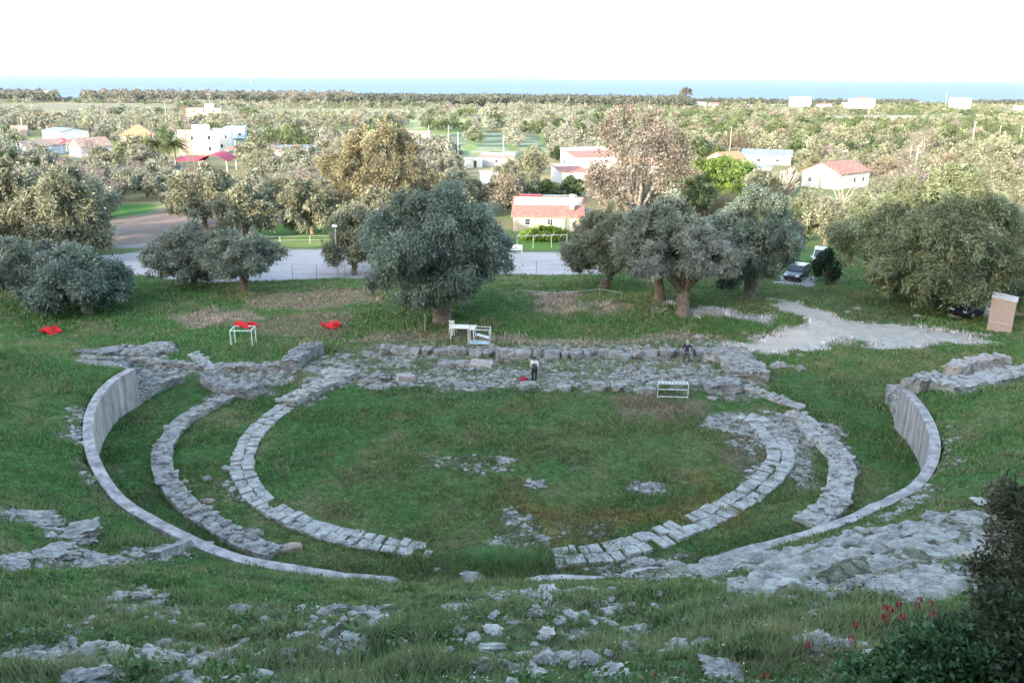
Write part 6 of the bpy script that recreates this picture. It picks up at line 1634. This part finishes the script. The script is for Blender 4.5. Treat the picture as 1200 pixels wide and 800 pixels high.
# ---------------------------------------------------------------- rocks lying about
REGION = [(lambda u, v: v > 735 and u < 340, 'bottom left of the slope'), (lambda u, v: v > 685 and u < 480, 'grass of the left slope'), (lambda u, v: v > 660 and u < 560, 'grass below the ring'),
          (lambda u, v: v > 665 and u < 900, 'central rocky slope'), (lambda u, v: u > 880 and v > 590, 'rocky right flank'), (lambda u, v: v > 560 and u < 400, 'grass of the left corridor'),
          (lambda u, v: v < 470 and v > 400, 'stage rubble'), (lambda u, v: True, 'grass')]
ROCKLIST = [
    # u, v, width px, kind, material, height factor
    (42, 770, 32, 'round', 'stone_dark', 1.2), (10, 772, 28, 'round', 'stone_dark', 1), (75, 753, 26, 'flat', 'stone', 1), (12, 782, 22, 'round', 'stone', 1), (106, 768, 32, 'flat', 'stone', 1.2), (60, 783, 46, 'flat', 'stone', 1), (98, 798, 62, 'ledge', 'stone_dark', .9), (136, 793, 34, 'flat', 'stone', 1), (196, 774, 22, 'flat', 'stone', 1), (252, 785, 62, 'ledge', 'stone', .8), (304, 798, 44, 'round', 'stone', .9),
    (140, 698, 24, 'flat', 'stone', 1), (162, 700, 30, 'flat', 'stone', 1.1), (181, 709, 20, 'flat', 'stone', 1), (150, 717, 26, 'flat', 'stone', .8), (120, 707, 14, 'round', 'stone_dark', 1), (203, 719, 16, 'flat', 'stone_white', 1), (6, 710, 16, 'round', 'stone_dark', 1), (36, 720, 10, 'flat', 'stone_white', 1), (282, 717, 36, 'flat', 'stone', 1), (90, 742, 12, 'flat', 'stone', 1),
    (35, 612, 60, 'ledge', 'stone', .7), (86, 630, 62, 'ledge', 'stone', .8), (57, 628, 16, 'round', 'stone', 1), (4, 612, 16, 'round', 'stone_dark', 1.2), (15, 666, 44, 'ledge', 'stone', .8), (57, 654, 52, 'ledge', 'stone', .9), (104, 656, 40, 'ledge', 'stone', .6), (140, 658, 30, 'flat', 'stone', .7), (260, 655, 24, 'flat', 'stone', .7),
    (347, 717, 34, 'round', 'stone', 1), (397, 718, 33, 'round', 'stone_dark', 1), (430, 727, 44, 'ledge', 'stone_white', .7), (418, 753, 42, 'ledge', 'stone_white', .8), (386, 740, 22, 'flat', 'stone', 1), (535, 714, 42, 'ledge', 'stone', 1), (563, 778, 40, 'round', 'stone', .9), (486, 741, 16, 'flat', 'stone_white', 1), (579, 740, 28, 'flat', 'stone_white', 1), (571, 760, 40, 'flat', 'stone_white', .8), (336, 764, 24, 'flat', 'stone_dark', 1), (340, 646, 26, 'block', 'stone_brown', .9), (297, 628, 25, 'round', 'stone', 1.3), (511, 668, 14, 'flat', 'stone_white', 1), (556, 680, 36, 'flat', 'stone', .8), (526, 665, 10, 'flat', 'stone_white', 1), (454, 742, 15, 'flat', 'stone_white', 1),
    (632, 721, 24, 'round', 'stone_white', 1), (666, 714, 14, 'round', 'stone_white', 1), (720, 717, 34, 'ledge', 'stone_white', 1), (772, 712, 20, 'flat', 'stone', 1), (797, 710, 24, 'flat', 'stone', 1), (640, 745, 32, 'ledge', 'stone_white', 1), (692, 743, 32, 'ledge', 'stone_white', .9), (746, 742, 42, 'ledge', 'stone', 1.1), (820, 757, 34, 'round', 'stone', 1), (795, 760, 36, 'ledge', 'stone_white', .9), (781, 768, 52, 'ledge', 'stone_white', .6), (626, 755, 14, 'flat', 'stone_white', 1), (691, 775, 42, 'round', 'stone_dark', .8), (651, 770, 32, 'flat', 'stone', .9), (850, 788, 62, 'ledge', 'stone', .8), (741, 760, 30, 'flat', 'stone', 1), (841, 729, 20, 'flat', 'stone_white', 1), (641, 695, 42, 'ledge', 'stone_white', .6), (691, 693, 34, 'ledge', 'stone', .7), (718, 690, 16, 'round', 'stone', 1), (605, 783, 24, 'flat', 'stone', .9), (720, 792, 46, 'ledge', 'stone_white', .6), (610, 768, 26, 'flat', 'stone_white', .8),
    (1098, 612, 44, 'ledge', 'stone_dark', .8), (1052, 642, 42, 'flat', 'stone_pink', .9), (970, 670, 52, 'flat', 'stone', .8), (1108, 690, 52, 'ledge', 'stone', .9), (1147, 616, 52, 'ledge', 'stone', 1), (958, 753, 54, 'ledge', 'stone_white', .9), (1140, 655, 28, 'round', 'stone_pink', 1), (1036, 680, 32, 'flat', 'stone', .9), (985, 694, 26, 'flat', 'stone_pink', .8), (905, 781, 24, 'flat', 'stone_white', .9), (930, 685, 40, 'flat', 'stone_white', .8), (900, 668, 36, 'ledge', 'stone', .7), (1085, 662, 40, 'flat', 'stone', .7), (1010, 655, 36, 'flat', 'stone_dark', .6), (860, 660, 44, 'ledge', 'stone', .7), (790, 664, 30, 'ledge', 'stone', .8), (1155, 588, 26, 'flat', 'stone_white', .7),
    (215, 566, 13, 'round', 'stone', 1), (243, 563, 15, 'round', 'stone_dark', 1), (266, 552, 16, 'block', 'stone', 1), (241, 588, 17, 'flat', 'stone_brown', .8), (929, 489, 20, 'round', 'stone_pink', 1.2), (972, 598, 17, 'flat', 'stone_pink', 1), (912, 431, 21, 'round', 'stone', 1.1), (939, 434, 15, 'round', 'stone', 1), (938, 418, 12, 'round', 'stone', 1), (926, 430, 9, 'flat', 'stone_white', 1), (888, 397, 13, 'round', 'stone_white', 1.1), (820, 396, 13, 'round', 'stone_white', 1.2), (96, 498, 18, 'flat', 'stone_white', .7), (92, 520, 18, 'flat', 'stone_white', .5),
    (475, 446, 22, 'block', 'stone_pink', 1.2), (438, 446, 30, 'ledge', 'stone_dark', 1), (424, 444, 16, 'round', 'stone', 1.2), (415, 441, 14, 'round', 'stone', 1.1), (405, 419, 13, 'round', 'stone_dark', 1.1), (430, 417, 13, 'round', 'stone_dark', 1.2), (447, 452, 20, 'flat', 'stone_dark', .8), (545, 455, 24, 'block', 'stone_dark', .9), (568, 455, 8, 'block', 'stone_dark', 1), (595, 424, 9, 'round', 'stone_brown', 1), (646, 431, 14, 'round', 'stone', 1), (740, 433, 16, 'round', 'stone_dark', 1), (755, 435, 16, 'round', 'stone_dark', 1), (761, 428, 16, 'flat', 'stone', 1), (800, 437, 16, 'block', 'stone', .9), (836, 468, 12, 'round', 'stone_pink', 1), (750, 461, 18, 'block', 'stone', 1.1), (727, 457, 15, 'round', 'stone_dark', 1), (790, 457, 14, 'flat', 'stone', .8), (680, 425, 14, 'flat', 'stone', 1), (700, 430, 16, 'flat', 'stone', .9), (665, 440, 18, 'flat', 'stone', .8), (520, 440, 16, 'flat', 'stone', .7), (384, 436, 22, 'flat', 'stone_white', .8), (398, 428, 18, 'flat', 'stone', .8),
    (1004, 362, 10, 'flat', 'stone_white', 1), (1075, 371, 8, 'round', 'stone_white', 1), (1120, 371, 14, 'flat', 'stone_white', .8), (992, 366, 10, 'flat', 'stone_white', .9), (1105, 385, 9, 'flat', 'stone_white', .9), (594, 668, 12, 'flat', 'stone', 1), (750, 658, 24, 'flat', 'stone_white', .6),
]
TXT = {'stone': 'grey', 'stone_white': 'pale', 'stone_dark': 'dark grey', 'stone_brown': 'brown', 'stone_pink': 'pinkish grey'}
KTX = {'round': 'rounded boulder', 'flat': 'flat rock', 'block': 'squared block', 'ledge': 'ragged ledge'}
used_lab = {}
entries = []
for n, (u, v, w, kind, mat, hf) in enumerate(ROCKLIST):
    q = gp(u, v); dep = q.y * math.cos(PITCH) + (EYE - q.z) * math.sin(PITCH); wm = w * dep / FOCAL * (.82 if v > 660 else 1.0)
    sz = 'big' if wm > 1.25 else ('mid-sized' if wm > .6 else 'small')
    reg = next(t for f, t in REGION if f(u, v))
    entries.append((n, q, wm, kind, mat, hf, '%s %s %s in the %s' % (sz, TXT[mat], KTX[kind], reg)))
for e in entries: used_lab.setdefault(e[6], []).append(e)
def pos_words(e, mates):
    mates = sorted(mates, key=lambda m_: m_[1].x / m_[1].y); i = mates.index(e); k = len(mates)
    if k == 1: return e[6]
    nm = ['leftmost', 'second from the left', 'third from the left', 'fourth from the left', 'fifth from the left']
    if i == k - 1: w_ = 'rightmost'
    elif i < 5: w_ = nm[i]
    else: w_ = ('%d' % (i + 1)) + 'th from the left'
    return w_ + ' ' + e[6]
for e in entries:
    n, q, wm, kind, mat, hf, lab = e
    o = link({'round': 'boulder', 'flat': 'rock', 'block': 'stone_block', 'ledge': 'rock_ledge'}[kind], rock_me((kind, n % 6), mat))
    s_ = wm / 2 / .85; rs2 = random.Random(n)
    zf = {'round': .8, 'flat': .8, 'block': .75, 'ledge': .75}[kind] * hf
    o.scale = (s_, s_ * (.28 if kind == 'block' and w > 60 else rs2.uniform(.55, .8)), s_ * zf)
    hgt_m = s_ * zf * {'round': .6, 'flat': .32, 'block': .6, 'ledge': .4}[kind]
    o.location = (q.x, q.y + s_ * .25, hz(q.x, q.y + s_ * .25) - hgt_m * .12)
    o.rotation_euler = (rs2.uniform(-.12, .12), rs2.uniform(-.12, .12), rs2.uniform(-.35, .35) + (.45 if n in (30,) else 0))
    tag(o, pos_words(e, used_lab[lab]), 'rock', 'loose stones of the ' + lab.split(' in the ')[1])

# ---------------------------------------------------------------- rubble: countless stone chips
def depth_of(x, y, z): return y * math.cos(PITCH) + (EYE - z) * math.sin(PITCH)

def field_points(n, y0, y1, power, seed):
    """random ground points in the wedge in front of the theatre bank, denser where nearer"""
    r = np.random.default_rng(seed)
    ys = np.linspace(y0, y1, 400); zz = height(np.zeros_like(ys), ys); dp = depth_of(0, ys, zz)
    wdt = 2 * (.64 * dp + 3.0); pdf = wdt * dp ** (-power); cdf = np.cumsum(pdf); cdf /= cdf[-1]
    y = np.interp(r.random(n), cdf, ys); dp_ = depth_of(0, y, np.interp(y, ys, zz))
    x = (r.random(n) * 2 - 1) * (.64 * dp_ + 3.0)
    return x, y, dp_

import bmesh as _bm
b0 = _bm.new(); _bm.ops.create_icosphere(b0, subdivisions=1, radius=1); ICV = np.array([v.co[:] for v in b0.verts]); ICF = np.array([[v.index for v in f.verts] for f in b0.faces]); b0.free()
x, y, dp_ = field_points(620000, 3, 82, 1.0, 5)
gc, gs, gg = ground_props(x, y)
patch = fbm(x * 1.3, y * 1.3, 201, 3) + fbm(x * .4, y * .4, 203, 3) * .6
want = np.clip((gs - .12) * 3.0, 0, 1) * sstep(.55, .90, patch)
keep = (np.random.default_rng(6).random(len(x)) < want) & ~((y > 62) & (gg < .12))
x, y, dp_ = x[keep][:36000], y[keep][:36000], dp_[keep][:36000]
r = np.random.default_rng(8)
size = (.03 + .13 * r.random(len(x)) ** 4) * (.75 + .012 * dp_)
z = height(x, y)
sc3 = np.stack([size * r.uniform(.8, 1.6, len(x)), size * r.uniform(.7, 1.2, len(x)), size * r.uniform(.3, .7, len(x))], -1)
V = ICV[None] * (1 + r.uniform(-.28, .28, (len(x), len(ICV), 1))) * sc3[:, None]
a = r.uniform(0, 6.28, len(x)); cs, sn = np.cos(a)[:, None], np.sin(a)[:, None]
V = np.stack([V[..., 0] * cs - V[..., 1] * sn + x[:, None], V[..., 0] * sn + V[..., 1] * cs + y[:, None], V[..., 2] + z[:, None] + size[:, None] * .05], -1)
Fr = (ICF[None] + (np.arange(len(x)) * len(ICV))[:, None, None]).reshape(-1, 3)
RV, RF = [V.reshape(-1, 3)], [Fr]; off = len(RV[0])
xo, yo, do = field_points(90000, 8, 45, 1.0, 71)
co, so_, go = ground_props(xo, yo); ko = (so_ > .36) & (fbm(xo * .5, yo * .8, 73, 3) > .46) & (xo > 1.5) & (yo > 17) & (bank(xo, yo)[0] > .3)
xo, yo = xo[ko][:5200], yo[ko][:5200]; zo = height(xo, yo)
CHIPS2 = [rock_mesh_data(760 + k, .6, 2, .30, .15) for k in range(8)]
for k in range(len(xo)):
    V0, F0 = CHIPS2[k % 8]; sz_ = .07 + .34 * r.random() ** 3; an = r.uniform(-3, 3); tl = r.uniform(-.22, .22)
    V0 = V0 * np.array((sz_ * 1.5, sz_, sz_ * .55)); V0[:, 2] += V0[:, 0] * tl; ca, sa = math.cos(an), math.sin(an)
    RV.append(np.stack([V0[:, 0] * ca - V0[:, 1] * sa + xo[k], V0[:, 0] * sa + V0[:, 1] * ca + yo[k], V0[:, 2] + zo[k] + .01], -1)); RF.append(F0 + off); off += len(V0)
tag(link('rubble', npmesh('rubble', np.concatenate(RV), np.concatenate(RF), M['stone'])), kind='stuff')

# ---------------------------------------------------------------- grass: countless blades
def blades(n_tuft, y0, y1, power, seed, h0, h1, per=7, wpix=.0009, only=None):
    r = np.random.default_rng(seed)
    x, y, dp = field_points(n_tuft, y0, y1, power, seed)
    c, st, gr = ground_props(x, y)
    inside = inpoly(x, y, POLY)
    hn = fbm(x * .5, y * .5, 301, 4); hn2 = fbm(x * 1.9, y * 1.9, 303, 2)
    p_ = np.clip(gr + .25 * (dp < 30) * (gr > .3), 0, 1) * (1 - .8 * sstep(.18, .46, st + (hn2 - .5) * .35))
    if only is not None:
        x = only[0] + r.normal(size=n_tuft) * only[2]; y = only[1] + r.normal(size=n_tuft) * only[3]; dp = depth_of(x, y, height(x, y)); c, st, gr = ground_props(x, y); inside = inpoly(x, y, POLY); p_ = np.where(inside, 1.0, 0.0); hn = fbm(x * .5, y * .5, 301, 4); hn2 = fbm(x * 1.9, y * 1.9, 303, 2)
    k = (r.random(n_tuft) < p_) & (y < 97)
    x, y, dp, c, hn, hn2, inside = x[k], y[k], dp[k], c[k], hn[k], hn2[k], inside[k]
    n = len(x) * per
    rep = lambda q: np.repeat(q, per, 0)
    spread = .05 + .0018 * rep(dp)
    bx = rep(x) + r.normal(size=n) * spread; by = rep(y) + r.normal(size=n) * spread
    bz = height(bx, by) - .02
    tall = sstep(.42, .68, rep(hn)) * .75 + .25 * rep(hn2)
    orch = rep(inside & (y < 56)); lawn = rep(inside & (y >= 56))
    h = (h0 + (h1 - h0) * tall) * r.uniform(.55, 1.25, n) * np.where(orch, .85, np.where(lawn, 1.0, 1.0))
    # thick tall growth at the front of the orchestra between the two slab arcs
    thick = np.exp(-((bx + .8) / 2.4) ** 2 - ((by - 31.5) / .9) ** 2) * (.35 + 1.0 * vnoise(bx * 1.6, by * 1.6, 77)); h = h * (1 + 3.2 * thick)
    w = np.maximum(.010, wpix * rep(dp)) * r.uniform(.7, 1.5, n)
    a = r.uniform(0, math.pi, n); dx, dy = np.cos(a) * w, np.sin(a) * w
    le = r.normal(size=(n, 2)) * (h * .38)[:, None]
    B1 = np.stack([bx - dx, by - dy, bz], -1); B2 = np.stack([bx + dx, by + dy, bz], -1)
    T = np.stack([bx + le[:, 0], by + le[:, 1], bz + h], -1)
    V = np.stack([B1, B2, T], 1).reshape(-1, 3)
    e2 = rep(sstep(.05, .30, st[k]))[:, None]
    cc = (rep(c) * (1 - e2) + np.array((.075, .115, .035)) * e2) * r.uniform(.75, 1.35, (n, 1)) * (np.where(orch, 1.28, 1.58 + .25 * sstep(34, 66, rep(dp))))[:, None] * np.array((1.12, 1.0, 1.25))
    straw = r.random(n) < .11 + .20 * sstep(.5, .7, rep(hn2)); cc[straw] = np.array((.24, .20, .11)) * r.uniform(.7, 1.2, (straw.sum(), 1))
    tt = np.clip(thick, 0, 1)[:, None]; cc = cc * (1 - tt) + tt * np.array((.13, .25, .09)) * r.uniform(.7, 1.4, (n, 1))
    return V, np.clip(cc, .01, 1)
parts = [blades(70000, 2.5, 31, 1.55, 21, .07, .30, 7), blades(60000, 29, 62, 1.2, 22, .07, .26, 5), blades(36000, 56, 97, .9, 23, .10, .34, 5), blades(1000, 20, 40, 1, 24, .10, .28, 7, .0009, (-.8, 31.5, 2.0, .6))]
V = np.concatenate([q[0] for q in parts]); c = np.concatenate([q[1] for q in parts])
tag(link('grass', npmesh('grass', V, np.arange(len(V)).reshape(-1, 3), M['grass'], np.repeat(c, 3, 0))), kind='stuff')

# broad-leaved weeds among the grass of the slope
def weeds(name, pts, per, sig, L, W, cols, seed, hup=.12):
    r = np.random.default_rng(seed); n = len(pts) * per
    P = np.repeat(np.array(pts), per, 0) + r.normal(size=(n, 3)) * np.array(sig); P[:, 2] = height(P[:, 0], P[:, 1]) + np.abs(r.normal(size=n)) * hup
    out = unit(r.normal(size=(n, 3)) * np.array((1, 1, .3)) + np.array((0, 0, .5)))
    V, F_ = leaves(P, out, L, W, r, -.1, .6, .8)
    a = np.array(cols)[r.integers(len(cols), size=n)] * r.uniform(.7, 1.3, (n, 1))
    return npmesh(name, V, F_, M['leaf'], np.repeat(a, 4, 0))
x, y, dp_ = field_points(11000, 3, 34, 1.5, 31)
c_, st_, gr_ = ground_props(x, y); k = (fbm(x * .6, y * .6, 401, 3) > .52) & (st_ < .22)
pts = np.stack([x[k], y[k], y[k] * 0], -1)[:2600]
tag(link('ground_cover', weeds('ground_cover', pts, 16, (.12, .12, 0), .13, .06, [(.05, .105, .03), (.065, .12, .035), (.09, .13, .05)], 33, .10)), kind='stuff')
x, y, dp_ = field_points(3000, 4, 36, 1.3, 37); c_, st_, gr_ = ground_props(x, y); k = (st_ < .3) & (fbm(x * .35, y * .35, 405, 3) > .5)
x, y = x[k], y[k]; r = np.random.default_rng(39); P = np.stack([x, y, height(x, y) + r.uniform(.12, .32, len(x))], -1)
V = np.concatenate([P + r.normal(size=P.shape) * .006 + np.array(o) for o in ((-.009, 0, 0), (.009, 0, .002), (0, .011, .008))], 1).reshape(-1, 3)
tag(link('daisies', npmesh('daisies', V, np.arange(len(V)).reshape(-1, 3), M['petal'], np.full((len(V), 3), .75))), kind='stuff')
